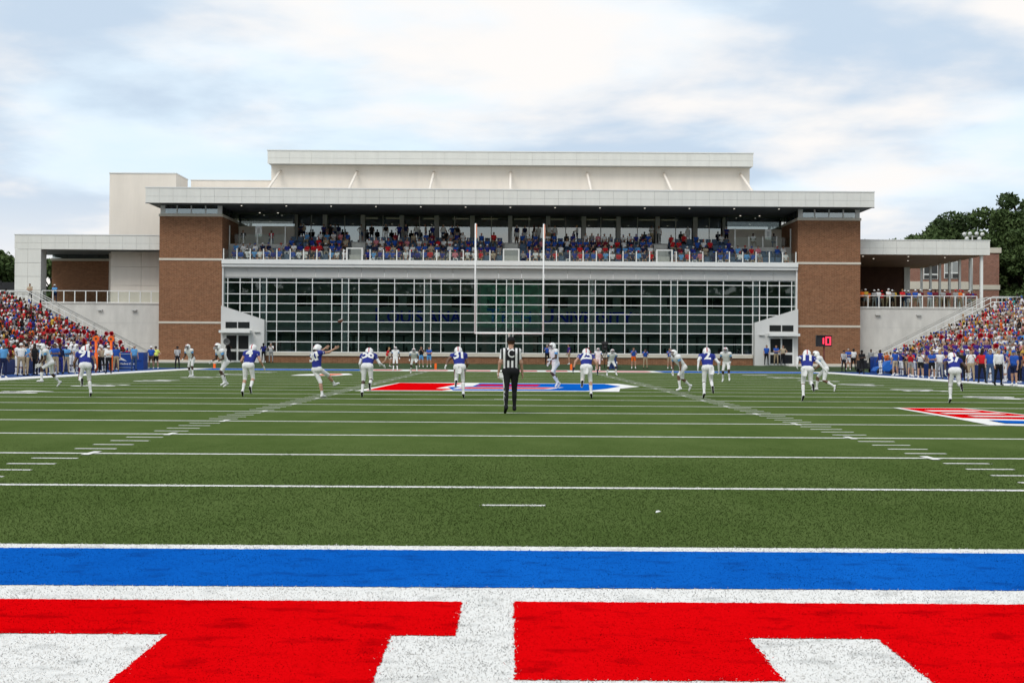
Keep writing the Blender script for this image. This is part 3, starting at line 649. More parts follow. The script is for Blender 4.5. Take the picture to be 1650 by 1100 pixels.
# ================================================================== people: one continuous surface grown round a posed skeleton
def rot(ax, a):
    c, s = math.cos(a), math.sin(a)
    return np.array({'x': [[1, 0, 0], [0, c, -s], [0, s, c]], 'y': [[c, 0, s], [0, 1, 0], [-s, 0, c]], 'z': [[c, -s, 0], [s, c, 0], [0, 0, 1]]}[ax])
def unit(v): return v / np.linalg.norm(v)
def skeleton(P, H=1.8, pads=False, girth=1.0):
    """joint positions; +Y is forward, +X the figure's right"""
    k = H / 1.8; D = R
    lean, side, twist = P.get('lean', 0), P.get('side', 0), P.get('twist', 0)
    Pel = rot('z', D(twist * 0.3)) @ rot('x', -D(lean * 0.45)) @ rot('y', D(side * 0.4))
    Tor = rot('z', D(twist)) @ rot('x', -D(lean)) @ rot('y', D(side))
    J = {'pel': np.zeros(3)}
    J['belly'] = Pel @ np.array([0, 0.0, 0.17]) * k; J['chest'] = J['belly'] + Tor @ np.array([0, 0.0, 0.20]) * k
    J['neck'] = J['chest'] + Tor @ np.array([0, -0.01, 0.17]) * k
    hp, hy = P.get('head', (0, 0)); Hd = Tor @ rot('x', D(lean * 0.75)) @ rot('z', D(hy)) @ rot('x', -D(hp))
    J['head0'] = J['neck'] + (Tor @ np.array([0, 0.015, 0.05]) + Hd @ np.array([0, 0.02, 0.045])) * k; J['head1'] = J['head0'] + Hd @ np.array([0, -0.005, 0.085]) * k
    sw = 0.205 if pads else 0.185
    for s, n in ((-1, 'L'), (1, 'R')):
        fl, ab, kn, an = P.get(n, (0, 3, 0, 0))
        hip = Pel @ np.array([s * 0.092, 0, -0.02]) * k; J['hip' + n] = hip
        d = lambda a, b: np.array([s * math.sin(D(b)), math.sin(D(a)) * math.cos(D(b)), -math.cos(D(a)) * math.cos(D(b))])
        Py = rot('z', D(twist * 0.3))
        J['kne' + n] = hip + Py @ d(fl, ab) * 0.43 * k; J['ank' + n] = J['kne' + n] + Py @ d(fl - kn, ab * 0.4) * 0.42 * k
        fa = fl - kn + 90 - an; J['hee' + n] = J['ank' + n] + Py @ (d(fl - kn, 0) * 0.045 - d(fa, 0) * 0.03) * k
        J['toe' + n] = J['hee' + n] + Py @ (d(fa, 6) * 0.19 + d(fl - kn, 0) * 0.01) * k
        J['sho' + n] = J['chest'] + Tor @ np.array([s * sw, -0.005, 0.105]) * k
        af, aa, el, fb = P.get(n.lower() + 'a', (0, 10, 15, 3))
        J['elb' + n] = J['sho' + n] + Tor @ d(af, aa) * 0.29 * k; fd = Tor @ unit(d(af + el, fb))
        J['wri' + n] = J['elb' + n] + fd * 0.25 * k; J['han' + n] = J['wri' + n] + fd * 0.09 * k; J['fin' + n] = J['wri' + n] + fd * 0.17 * k
    low = min(J[a + n][2] for a in ('hee', 'toe') for n in 'LR') - 0.042 * k
    base = P.get('base')
    foot = min('LR', key=lambda n: min(J['hee' + n][2], J['toe' + n][2])); off = J['ank' + foot] * [1, 1, 0] if base is None else np.array([0, 0, 0.0])
    off = off + np.array([0, 0, low])
    for a in J: J[a] = J[a] - off
    J['Tor'], J['Hd'], J['k'] = Tor, Hd, k
    # round cones (a, b, ra, rb, part)
    g = girth; C = []
    def c(a, b, ra, rb, t): C.append((J[a] if isinstance(a, str) else a, J[b] if isinstance(b, str) else b, ra * k, rb * k, t))
    T = lambda v: Tor @ np.array(v) * k
    c('hipL', 'hipR', 0.105 * g, 0.105 * g, 'pelvis')
    for s in (-1, 1):
        c(J['pel'] + Pel @ np.array([s * 0.055, 0.0, 0.03]) * k, J['chest'] + T([s * 0.085, 0, 0.03]), 0.098 * g, 0.112 * g, 'torso')
    c(J['belly'] + T([0, 0.03 * g, 0]), J['chest'] + T([0, 0.02, 0.03]), 0.10 * g * (g if g > 1 else 1), 0.11, 'mid')
    pr = 0.088 if pads else 0.066
    c('shoL', 'shoR', pr, pr, 'yoke')
    if pads: c(J['chest'] + T([-0.10, -0.03, 0.06]), J['chest'] + T([0.10, -0.03, 0.06]), 0.12, 0.12, 'mid')
    c('neck', 'head0', 0.055, 0.052, 'neck'); c('head0', 'head1', 0.072, 0.094, 'head')
    hd = lambda v: J['head0'] + Hd @ np.array(v) * k
    c(hd([0, 0.05, 0.0]), hd([0, 0.03, 0.08]), 0.045, 0.06, 'head'); c(hd([0, 0.095, 0.035]), hd([0, 0.085, 0.065]), 0.016, 0.010, 'head')
    for s in (-1, 1): c(hd([s * 0.086, -0.01, 0.03]), hd([s * 0.09, -0.015, 0.06]), 0.014, 0.016, 'head')
    for n in 'LR':
        c('hip' + n, 'kne' + n, 0.094 * g, 0.062, 'thigh' + n); m = J['kne' + n] * 0.68 + J['ank' + n] * 0.32
        c('kne' + n, 'ank' + n, 0.058, 0.040, 'shin' + n); back = unit(np.cross(J['ank' + n] - J['kne' + n], np.array([1.0, 0, 0])))
        C.append((m + back * 0.018 * k, m * 0.6 + J['ank' + n] * 0.4, 0.052 * k, 0.042 * k, 'shin' + n))
        c('ank' + n, 'hee' + n, 0.042, 0.042, 'foot' + n); c('hee' + n, 'toe' + n, 0.044, 0.036, 'foot' + n)
        c('sho' + n, 'elb' + n, 0.064 if pads else 0.054, 0.043, 'uarm' + n); c('elb' + n, 'wri' + n, 0.043, 0.030, 'farm' + n)
    return J, C
def hand_cones(J, n, k, curl=0.5):
    """palm, four unequal fingers with a bend, and a thumb off the side of the palm"""
    w, f = J['wri' + n], J['fin' + n]; d = unit(f - w); s = -1 if n == 'L' else 1
    lat = np.cross(d, J['Tor'] @ np.array([s * 1.0, 0.15, 0])); lat = unit(lat); nor = unit(np.cross(lat, d)) * 1.0
    if np.dot(nor, J['pel'] - w) < 0: nor = -nor
    C = [(w + d * 0.02 * k + lat * o * k, w + d * 0.085 * k + lat * o * 1.15 * k, 0.019 * k, 0.016 * k, 'hand' + n) for o in (-0.02, 0.02)]
    for i, o in enumerate((-0.031, -0.010, 0.011, 0.031)):
        l = (0.040, 0.046, 0.043, 0.034)[i]; a = w + d * 0.09 * k + lat * o * k
        b = a + unit(d + nor * curl * 0.7) * l * k; e = b + unit(d * (1 - curl * 0.8) + nor * curl * 1.6) * l * 0.8 * k
        C += [(a, b, 0.0095 * k, 0.009 * k, 'hand' + n), (b, e, 0.009 * k, 0.007 * k, 'hand' + n)]
    a = w + d * 0.03 * k - lat * 0.03 * k; b = a + unit(d * 0.6 - lat * 0.8 + nor * 0.3) * 0.045 * k
    C += [(a, b, 0.013 * k, 0.011 * k, 'hand' + n), (b, b + unit(d + nor * 0.5) * 0.03 * k, 0.011 * k, 0.008 * k, 'hand' + n)]
    return C
def cone_dist(p, a, b, ra, rb):
    ba = b - a; l2 = max(float(ba @ ba), 1e-9); t = np.clip(((p - a) @ ba) / l2, 0, 1)
    q = p - a - t[..., None] * ba
    return np.sqrt((q * q).sum(-1)) - (ra + (rb - ra) * t), t
def surface(C, h, kk=0.03):
    A = np.array([c[0] for c in C]); B = np.array([c[1] for c in C]); rm = max(max(c[2], c[3]) for c in C)
    lo = np.minimum(A, B).min(0) - rm - 2 * h; hi = np.maximum(A, B).max(0) + rm + 2 * h
    n = np.ceil((hi - lo) / h).astype(int) + 1; D = np.full(n, 0.3)
    for a, b, ra, rb, t in C:
        r = max(ra, rb) + kk + 2 * h
        i0 = np.maximum(((np.minimum(a, b) - r - lo) / h).astype(int), 0); i1 = np.minimum(((np.maximum(a, b) + r - lo) / h).astype(int) + 2, n)
        g = np.stack(np.meshgrid(*[lo[q] + h * np.arange(i0[q], i1[q]) for q in range(3)], indexing='ij'), -1)
        d, _ = cone_dist(g, a, b, ra, rb); sl = tuple(slice(i0[q], i1[q]) for q in range(3)); o = D[sl]
        kq = min(kk, max(ra, rb) * 0.6); hh = np.maximum(kq - np.abs(o - d), 0) / kq; D[sl] = np.minimum(o, d) - hh * hh * kq * 0.25
    S = D < 0; cs = np.zeros(n - 1, int); off = [(i, j, k) for i in (0, 1) for j in (0, 1) for k in (0, 1)]
    cut = lambda a, o: a[o[0]:o[0] + n[0] - 1, o[1]:o[1] + n[1] - 1, o[2]:o[2] + n[2] - 1]
    for o in off: cs += cut(S, o)
    act = (cs > 0) & (cs < 8); idx = np.full(n - 1, -1); m = act.sum(); idx[act] = np.arange(m)
    acc = np.zeros((m, 3)); cnt = np.zeros(m); dv = {o: cut(D, o)[act] for o in off}
    for o in off:
        for ax in range(3):
            if o[ax]: continue
            o2 = list(o); o2[ax] = 1; o2 = tuple(o2); a, b = dv[o], dv[o2]; mk = (a < 0) != (b < 0)
            t = np.where(mk, a / np.where(mk, a - b, 1), 0); p = np.array(o, float)[None] + t[:, None] * (np.array(o2) - np.array(o))[None]
            acc += p * mk[:, None]; cnt += mk
    V = (acc / cnt[:, None] + np.argwhere(act)) * h + lo; F = []
    for ax in range(3):
        u, v = (ax + 1) % 3, (ax + 2) % 3; sl0 = [slice(1, -1)] * 3; sl0[ax] = slice(0, -1); sl1 = list(sl0); sl1[ax] = slice(1, None)
        s0, s1 = S[tuple(sl0)], S[tuple(sl1)]; e = np.argwhere(s0 != s1); 
        if not len(e): continue
        fl = s0[tuple(e.T)]; e = e + 1; e[:, ax] -= 1; q = []
        for du, dw in ((-1, -1), (0, -1), (0, 0), (-1, 0)):
            c = e.copy(); c[:, u] += du; c[:, v] += dw; q.append(idx[tuple(c.T)])
        q = np.array(q).T; q[~fl] = q[~fl][:, ::-1]; F.append(q)
    return V, np.concatenate(F)
SLOT = dict(shirt=0, pants=1, skin=2, sock=3, shoe=4, hair=5, sleeve=6, glove=7, trim=8)
def regions(V, F, J, C, O):
    c = V[F].mean(1); best = np.full(len(c), 9.0); bi = np.zeros(len(c), int); bt = np.zeros(len(c))
    for i, (a, b, ra, rb, t) in enumerate(C):
        d, tt = cone_dist(c, a, b, ra, rb); k = d < best; best[k] = d[k]; bi[k] = i; bt[k] = tt[k]
    names = np.array([q[4] for q in C])[bi]; out = np.full(len(c), SLOT['shirt'])
    sl = O.get('sleeve_end', 0.55); lg = O.get('leg_end', 9.0)     # leg_end counts thigh 0-1 and shin 1-2
    hd = (c - J['head0']) @ J['Hd'] / J['k']; hl = O.get('hair_len', 0.0)
    for n in 'LR':
        k = names == 'uarm' + n; out[k] = np.where(bt[k] < sl, SLOT['shirt'], SLOT['sleeve'])
        if O.get('arm_trim'): k2 = k & (bt > 0.04) & (bt < (0.26 if O['arm_trim'] is True else O['arm_trim'])); out[k2] = SLOT['trim']
        k = names == 'farm' + n; out[k] = np.where(bt[k] + 1 < sl, SLOT['shirt'], np.where(bt[k] > 0.84, SLOT['glove'], SLOT['sleeve']))
        k = names == 'hand' + n; out[k] = SLOT['glove']
        k = names == 'thigh' + n; out[k] = np.where(bt[k] < lg, SLOT['pants'], SLOT['skin'])
        if O.get('leg_trim'):
            ax = J['hip' + n] + bt[:, None] * (J['kne' + n] - J['hip' + n]); s = -1 if n == 'L' else 1
            out[k & ((c - ax)[:, 0] * s > 0.058 * J['k'])] = SLOT['trim']
        k = names == 'shin' + n; bt2 = np.clip(((c - J['kne' + n]) @ (J['ank' + n] - J['kne' + n])) / (0.42 * J['k']) ** 2, 0, 1)
        so = O.get('sock_start', 0.86); out[k] = np.where(bt2[k] + 1 < lg, SLOT['pants'], np.where(bt2[k] < so, SLOT['skin'], SLOT['sock']))
        k = names == 'foot' + n; out[k] = SLOT['shoe']
        if O.get('dark_sole'):
            fd = unit(J['toe' + n] - J['hee' + n]); sd_ = unit(J['ank' + n] - J['kne' + n]); sd_ = unit(sd_ - fd * (sd_ @ fd)); out[k & (((c - J['hee' + n]) @ sd_) > 0.022 * J['k'])] = SLOT['hair']
    out[names == 'pelvis'] = SLOT['pants']
    k = (names == 'torso') | (names == 'mid'); out[(names == 'torso') & (bt < O.get('waist', 0.10))] = SLOT['pants']
    if O.get('midriff'): out[k & (bt > 0.22) & (bt < 0.5)] = SLOT['skin']
    out[names == 'neck'] = SLOT['skin']
    k = (names == 'head') | (names == 'neck'); out[k] = SLOT['skin']
    out[k & (((hd[:, 2] > 0.095) & (hd[:, 1] < 0.085)) | ((hd[:, 1] < 0.005 + hl * 0.1) & (hd[:, 2] > -0.01 - hl * 0.35)))] = SLOT['hair']
    if hl: k = (names == 'torso') | (names == 'yoke'); out[k & (np.abs(hd[:, 0]) < 0.09) & (hd[:, 1] < -0.02) & (hd[:, 2] > -0.02 - hl)] = SLOT['hair']
    return out
def body_mesh(P, O, H=1.8, h=0.03, pads=False, girth=1.0, hands=True):
    J, C = skeleton(P, H, pads, girth)
    if hands: hc = [q for n in 'LR' for q in hand_cones(J, n, J['k'], P.get('curl', 0.45))]
    else: hc = []; C = C + [(J['wri' + n], J['han' + n], 0.034 * J['k'], 0.030 * J['k'], 'hand' + n) for n in 'LR']
    V, F = surface(C, h); mi = regions(V, F, J, C, O)
    if hands:
        for n in 'LR':
            v, f = surface([q for q in hc if q[4] == 'hand' + n], 0.0095, 0.012); F = np.concatenate([F, f + len(V)]); V = np.concatenate([V, v]); mi = np.concatenate([mi, np.full(len(f), SLOT['glove'])])
    me = fast_mesh('person', V, F)
    mi = mi[:len(me.polygons)]; me.polygons.foreach_set('material_index', mi.astype(np.int32)); me.polygons.foreach_set('use_smooth', np.ones(len(me.polygons), bool))
    return me, J, (V, F)
SKIN = {'d': (0.065, 0.034, 0.022), 'b': (0.16, 0.085, 0.052), 'l': (0.44, 0.25, 0.17), 't': (0.32, 0.175, 0.11)}
CLR = dict(royal=(0.024, 0.034, 0.22), blue=(0.022, 0.085, 0.38), navy=(0.012, 0.018, 0.06), sky=(0.11, 0.32, 0.62), white=(0.74, 0.73, 0.72), khaki=(0.36, 0.28, 0.18), black=(0.014, 0.014, 0.016),
           red=(0.55, 0.018, 0.025), grey=(0.28, 0.28, 0.28), jeans=(0.05, 0.085, 0.16), yellow=(0.72, 0.78, 0.16), orange=(0.75, 0.14, 0.02), gold=(0.62, 0.40, 0.05), maroon=(0.16, 0.015, 0.03), green=(0.06, 0.22, 0.10),
           teal=(0.04, 0.30, 0.30), pink=(0.62, 0.20, 0.24), tan=(0.42, 0.34, 0.24), brown=(0.10, 0.06, 0.035), purple=(0.05, 0.025, 0.20), hblack=(0.012, 0.010, 0.009), hbrown=(0.055, 0.03, 0.018), hblond=(0.33, 0.20, 0.085), hgrey=(0.33, 0.32, 0.30))
def cm(n): return clothmat(CLR[n]) if n in CLR else n
def skin_mat(k): return mat('skin_' + k, SKIN[k], 0.55, var=0.06, scale=20, spec=0.35)
def slots(o, fit):
    for s, i in SLOT.items():
        while len(o.data.materials) <= i: o.data.materials.append(None)
    sk = skin_mat(fit.get('skin', 'l'))
    ms = dict(shirt=cm(fit.get('shirt', 'white')), pants=cm(fit.get('pants', 'khaki')), skin=sk, sock=cm(fit.get('sock', 'white')), shoe=cm(fit.get('shoe', 'white')), hair=cm(fit.get('hair', 'hbrown')),
              sleeve=cm(fit['sleeve']) if fit.get('sleeve') else sk, glove=cm(fit['glove']) if fit.get('glove') else sk, trim=cm(fit.get('trim', 'white')))
    for s, i in SLOT.items():
        o.material_slots[i].link = 'OBJECT'; o.material_slots[i].material = ms[s]
# ---- helmet and cap, shared
def helmet_meshes():
    C = [(np.array([0, -0.02, 0.055]), np.array([0, 0.012, 0.062]), 0.128, 0.122, 'a'), (np.array([0, -0.05, 0.0]), np.array([0, -0.03, 0.02]), 0.105, 0.11, 'a'), (np.array([-0.09, 0.04, -0.03]), np.array([-0.095, 0.0, 0.02]), 0.03, 0.04, 'a'), (np.array([0.09, 0.04, -0.03]), np.array([0.095, 0.0, 0.02]), 0.03, 0.04, 'a')]
    V, F = surface(C, 0.014, 0.03); c = V[F].mean(1)
    keep = ~((c[:, 1] > 0.045) & (c[:, 2] < 0.085)) & ~((c[:, 2] < -0.055)); F = F[keep]; c = c[keep]
    me = fast_mesh('helmet', V, F); me.materials.append(mat('white_helmet', (0.80, 0.79, 0.77), 0.18, spec=0.5)); me.materials.append(mat('helmet_stripe', (0.45, 0.10, 0.12), 0.25))
    me.polygons.foreach_set('material_index', ((np.abs(c[:, 0]) < 0.016) & (c[:, 2] > 0.0)).astype(np.int32)); me.polygons.foreach_set('use_smooth', np.ones(len(me.polygons), bool))
    Vm, Fm = [], []
    for path in ([(-0.115, 0.03, -0.01), (-0.08, 0.125, -0.03), (0, 0.155, -0.035), (0.08, 0.125, -0.03), (0.115, 0.03, -0.01)], [(-0.11, 0.03, -0.05), (-0.07, 0.12, -0.075), (0, 0.145, -0.08), (0.07, 0.12, -0.075), (0.11, 0.03, -0.05)],
                 [(-0.11, 0.05, 0.05), (-0.075, 0.125, 0.015), (0, 0.15, 0.01), (0.075, 0.125, 0.015), (0.11, 0.05, 0.05)], [(0, 0.155, -0.035), (0, 0.15, -0.08)], [(-0.06, 0.14, 0.012), (-0.055, 0.13, -0.078)], [(0.06, 0.14, 0.012), (0.055, 0.13, -0.078)]):
        v, f = tube_data(path, 0.008, 5); Fm += [tuple(i + len(Vm) for i in q) for q in f]; Vm += v
    fm = bpy.data.meshes.new('facemask'); fm.from_pydata([tuple(v) for v in Vm], [], Fm); fm.materials.append(mat('facemask_paint', (0.5, 0.5, 0.52), 0.3))
    return me, fm
HELM, FMASK = helmet_meshes()
def cap_mesh():
    V, F = surface([(np.array([0, -0.005, 0.085]), np.array([0, 0.01, 0.088]), 0.103, 0.100, 'a')], 0.018, 0.02); c = V[F].mean(1); F = F[c[:, 2] > 0.085]
    V2, F2 = [], []; n = 8
    for i in range(n + 1):
        t = math.pi * i / n; V2 += [(math.cos(t) * 0.085, 0.06 + math.sin(t) * 0.035, 0.09), (math.cos(t) * 0.085, 0.06 + math.sin(t) * 0.13, 0.078)]
    F2 = [(2 * i, 2 * i + 1, 2 * i + 3, 2 * i + 2) for i in range(n)]
    me = fast_mesh('cap', np.concatenate([V, np.array(V2)]), np.concatenate([F, np.array(F2) + len(V)])); me.polygons.foreach_set('use_smooth', np.ones(len(me.polygons), bool)); return me
CAP = cap_mesh(); CAPS = {}
def part_at(name, me, person, loc, Rm=None):
    o = bpy.data.objects.new(name, me); COL.objects.link(o); o.parent = person
    M = Matrix.Identity(4)
    if Rm is not None:
        for i in range(3):
            for j in range(3): M[i][j] = Rm[i][j]
    M.translation = Vector(loc); o.matrix_local = M; return o
# ---- block numerals, laid on the cloth cell by cell
def numeral(person, s, J, VF, hgt, m, zc=0.03, name='jersey_number', squeeze=1.0, bold=0.013):
    bvh = BVHTree.FromPolygons([tuple(v) for v in VF[0]], [tuple(f) for f in VF[1]])
    T = J['Tor']; k = J['k']; up = T @ np.array([0, 0, 1.0]); fw = T @ np.array([0, 1.0, 0]); rt = T @ np.array([1.0, 0, 0]); c0 = J['chest'] + up * zc * k
    pitch = hgt * 0.66 * squeeze
    for di, ch in enumerate(s):
        me = text_mesh(ch, hgt / 0.70, 0, bold * hgt / 0.27); bm = bmesh.new(); bm.from_mesh(me)
        bmesh.ops.remove_doubles(bm, verts=bm.verts[:], dist=0.0005); bmesh.ops.triangulate(bm, faces=bm.faces[:])
        for _ in range(3):
            e = [q for q in bm.edges if q.calc_length() > 0.05]
            if not e: break
            bmesh.ops.subdivide_edges(bm, edges=e, cuts=1); bmesh.ops.triangulate(bm, faces=[f for f in bm.faces if len(f.verts) > 3])
        for v in bm.verts:
            u = v.co.x * squeeze * 1.08 + (di - (len(s) - 1) / 2) * pitch; w_ = v.co.y - hgt / 2
            p = c0 + rt * u + up * w_; r = bvh.ray_cast(Vector(p - fw * 0.28), Vector(fw)); q = np.array(r[0]) if r[0] is not None and r[3] < 0.34 else p - fw * 0.12
            v.co = Vector(q - fw * 0.014)
        bm.to_mesh(me); bm.free(); me.materials.clear(); me.materials.append(m)
        o = part_at(name, me, person, (0, 0, 0))
    return o
def person(loc, yaw, P, fit, O, label, cat, group=None, H=1.8, h=0.03, pads=False, girth=1.0, helmet=False, cap=None, number=None, hands=True, num_m='white', trim_stripe=None):
    me, J, VF = body_mesh(P, O, H, h, pads, girth, hands)
    o = bpy.data.objects.new('person', me); link(o, None, loc); o.rotation_euler.z = R(yaw)
    slots(o, fit); tag(o, label, cat, group)
    if helmet:
        he = part_at('helmet', HELM, o, J['head0'] + J['Hd'] @ np.array([0, 0, 0.0]), J['Hd'] * 1.0); fm = bpy.data.objects.new('facemask', FMASK); COL.objects.link(fm); fm.parent = he
    if cap:
        if cap not in CAPS:
            c = CAP.copy(); c.materials.append(cm(cap)); CAPS[cap] = c
        part_at('cap', CAPS[cap], o, J['head0'], J['Hd'] * J['k'])
    if number: numeral(o, number, J, VF, 0.29, cm(num_m), 0.02)
    return o, J, VF
def towel(o, J, side=0.0):
    V = []; F = []; b = J['pel'] * 1.0
    for i in range(5):
        for j in range(4):
            x = side + (j - 1.5) * 0.055 + 0.012 * math.sin(i * 2 + j); z = b[2] + 0.02 - i * 0.06; y = b[1] - 0.135 - 0.02 * math.sin(j * 1.7 + i) - 0.012 * i
            V.append((b[0] + x, y, z))
    for i in range(4):
        for j in range(3): q = i * 4 + j; F.append((q, q + 1, q + 5, q + 4))
    me = bpy.data.meshes.new('towel'); me.from_pydata(V, [], F); me.materials.append(cm('white')); part_at('towel', me, o, (0, 0, 0))

# ------------------------------------------------------------------ the kicking team (royal jerseys, backs to the camera)
HOME = dict(shirt='royal', pants='white', sock='white', shoe='white', hair='hblack', trim='white')
OJ = dict(dark_sole=True, sleeve_end=0.42, leg_end=1.12, sock_start=0.40, arm_trim=True, waist=0.02)
HG = 'kicking team players'
RUN_A = dict(lean=24, L=(38, 4, 62, 10), R=(-16, 4, 22, 25), la=(-35, 14, 70, 4), ra=(35, 16, 75, -8), head=(-6, 0))
RUN_B = dict(lean=24, R=(38, 4, 62, 10), L=(-16, 4, 22, 25), ra=(-35, 14, 70, 4), la=(35, 16, 75, -8), head=(-6, 0))
home = [('91', (-13.2, 31.9), -28, dict(lean=54, side=6, R=(14, 6, 34, 6), L=(6, 8, 92, 30), ra=(-8, 14, 25, 6), la=(45, 20, 40, -6), head=(-8, 0)), dict(skin='b', glove='white', leg=1), 'royal jersey 91 player striding toward a white jersey blocker at far left', 1.80),
        ('4', (-8.55, 32.6), 4, dict(lean=46, twist=-8, L=(8, 4, 34, 18), R=(16, 5, 66, 20), la=(20, 18, 70, -10), ra=(25, 26, 62, 12), head=(0, 0)), dict(skin='l', glove='white'), 'royal jersey number 4 player running downfield, left of the kicker', 1.80),
        ('56', (-4.75, 32.8), 2, dict(lean=58, L=(6, 4, 32, 14), R=(10, 4, 80, 34), la=(30, 12, 60, -4), ra=(44, 34, 80, 24), head=(0, 0)), dict(skin='d', sleeve='white', glove='white'), 'royal jersey number 56 player running, just right of the kicker', 1.80),
        ('31', (-1.50, 32.8), -3, dict(lean=50, side=-4, R=(4, 3, 22, 10), L=(8, 2, 92, 38), la=(-6, 34, 18, 20), ra=(34, 14, 70, -6), head=(0, -6)), dict(skin='b', glove='white'), 'royal jersey number 31 player with towel running, left of the striped official', 1.80),
        ('25', (2.62, 33.0), 2, dict(lean=56, R=(4, 6, 26, 14), L=(8, 4, 92, 36), la=(4, 30, 34, 14), ra=(14, 26, 40, 8), head=(0, 0)), dict(skin='l', glove='navy'), 'royal jersey number 25 player running, right of the striped official', 1.80),
        ('2', (6.35, 33.5), 3, dict(lean=48, L=(6, 3, 30, 16), R=(14, 4, 76, 24), la=(-14, 18, 40, 6), ra=(16, 34, 50, 4), head=(0, 0)), dict(skin='d', sleeve='white', glove='white', long=1), 'royal jersey number 2 player running with long white sleeves', 1.80),
        ('11', (9.22, 31.8), 6, dict(lean=56, side=4, L=(6, 4, 32, 16), R=(10, 4, 90, 26), la=(-34, 20, 60, 2), ra=(8, 42, 26, 38), head=(0, 0)), dict(skin='b', sleeve='white', glove='white'), 'royal jersey number 11 player running near the right hash marks', 1.80),
        ('37', (13.45, 30.6), 14, dict(lean=64, side=-6, L=(10, 4, 30, 10), R=(8, 6, 96, 24), la=(-10, 14, 50, 4), ra=(20, 30, 44, 14), head=(-22, 20)), dict(skin='d', glove='white', trimleg=1), 'royal jersey number 37 player running bent forward near the right sideline', 1.80)]
for num, (x, y), yaw, P, fx, lab, H in home:
    fit = dict(HOME); fit.update({k: v for k, v in fx.items() if k in ('skin', 'glove', 'sleeve')})
    O = dict(OJ)
    if num in ('31', '91', '37'): fit['trim'] = 'maroon'; O['leg_trim'] = True; O['arm_trim'] = False
    if num in ('2', '91', '37', '11', '31'): O['sock_start'] = 0.18
    o, J, VF = person((x, y, 0.012), -yaw, P, fit, O, lab, 'football player', HG, H, 0.024, pads=True, girth=1.06, helmet=True, number=num)
    if num in ('31', '2', '25', '11'): towel(o, J, {'31': -0.03, '2': 0.11, '25': -0.02, '11': -0.11}[num])
# the kicker, leg swung through
P = dict(lean=-2, side=6, twist=-30, L=(-24, 4, 8, 10), R=(96, 2, 30, 30), la=(120, 30, 30, 10), ra=(95, 10, 35, -10), head=(30, -10))
o, J, VF = person((-6.0, 32.55, 0.012), -32, dict(lean=8, side=-12, twist=-12, L=(10, -26, 8, 2), R=(66, 2, 20, 30), la=(118, -10, 10, -14), ra=(100, 14, 24, 20), head=(24, -8), curl=0.05), dict(HOME, skin='l'), dict(OJ, sock_start=0.72), 'kicker in royal jersey and white helmet leaning back after the kick with arms raised', 'football player', HG, 1.80, 0.024, pads=True, helmet=True, number='30')
# ------------------------------------------------------------------ the receiving team (white uniforms, sky blue shoulders)
AWAY = dict(shirt='white', pants='white', sock='white', shoe='white', hair='hblack', trim='sky')
OA = dict(dark_sole=True, sleeve_end=0.45, leg_end=0.98, sock_start=0.36, arm_trim=0.50, waist=0.02)
CROUCH = dict(lean=44, L=(52, 10, 62, 4), R=(26, 10, 56, 10), la=(40, 16, 50, -4), ra=(40, 16, 50, -4), head=(-16, 0))
AG = 'receiving team players'
away = [((-17.7, 42.4), 118, dict(lean=40, L=(60, 12, 60, 0), R=(-8, 14, 34, 8), la=(40, 10, 40, -4), ra=(48, 12, 26, 0), head=(-18, 0)), 'd', 'white uniform player lunging with arms out, left of royal jersey 91'),
        ((-17.1, 61.6), 150, dict(lean=34, L=(22, 10, 26, 2), R=(8, 8, 30, 6), la=(30, 12, 40, 0), ra=(32, 12, 46, 0), head=(-10, 0)), 'd', 'white uniform player bent over by the left brick tower'),
        ((-11.3, 43.2), 128, dict(lean=38, L=(38, 8, 56, 4), R=(8, 8, 36, 6), la=(36, 14, 66, -10), ra=(40, 14, 60, -10), head=(-14, 0)), 'd', 'white uniform player crouching in front of royal jersey number 4'),
        ((2.0, 44.2), 118, dict(lean=14, side=2, L=(34, 4, 66, 20), R=(4, 2, 40, 24), la=(26, 14, 66, 8), ra=(-10, 16, 60, 6), head=(0, 0)), 'd', 'white uniform player running left on the midfield emblem beside the striped official'),
        ((6.2, 75.0), 190, dict(lean=36, L=(36, 18, 44, 2), R=(30, 18, 46, 4), la=(34, 16, 30, -4), ra=(34, 16, 30, -4), head=(-12, 0)), 'd', 'white uniform player crouching behind royal jersey number 25'),
        ((6.9, 96.5), 178, dict(lean=4, L=(4, 4, 6, 0), R=(2, 5, 6, 0), la=(2, 14, 20, 6), ra=(2, 14, 20, 6), head=(0, 0)), 'd', 'white uniform player standing upright in the far end zone right of centre'),
        ((7.0, 41.8), 112, dict(lean=52, L=(40, 6, 48, 4), R=(-6, 6, 46, 14), la=(40, 10, 10, -4), ra=(44, 10, 14, -4), head=(-26, 0)), 'b', 'white uniform player bent low, left of royal jersey number 2'),
        ((11.0, 58.8), 160, dict(lean=30, L=(34, 8, 44, 4), R=(18, 8, 40, 6), la=(24, 16, 60, -6), ra=(24, 16, 60, -6), head=(-8, 0)), 'd', 'white uniform player crouched facing the kicking team, behind royal jersey number 2'),
        ((12.7, 42.2), 76, dict(lean=46, R=(46, 6, 40, 6), L=(10, 6, 70, 20), la=(40, 16, 60, -10), ra=(40, 16, 60, -10), head=(-18, 0)), 'b', 'white uniform player leaning in to block, right of royal jersey number 11'),
        ((-8.7, 93.8), 175, dict(lean=4, L=(2, 5, 4, 0), R=(4, 5, 6, 0), la=(0, 16, 22, 8), ra=(0, 16, 22, 8), head=(0, 0)), 'd', 'white uniform player standing in the far end zone left of centre'),
        ((-6.6, 79.6), 180, CROUCH, 'd', 'white uniform player squatting with hands on knees on the left hash marks')]
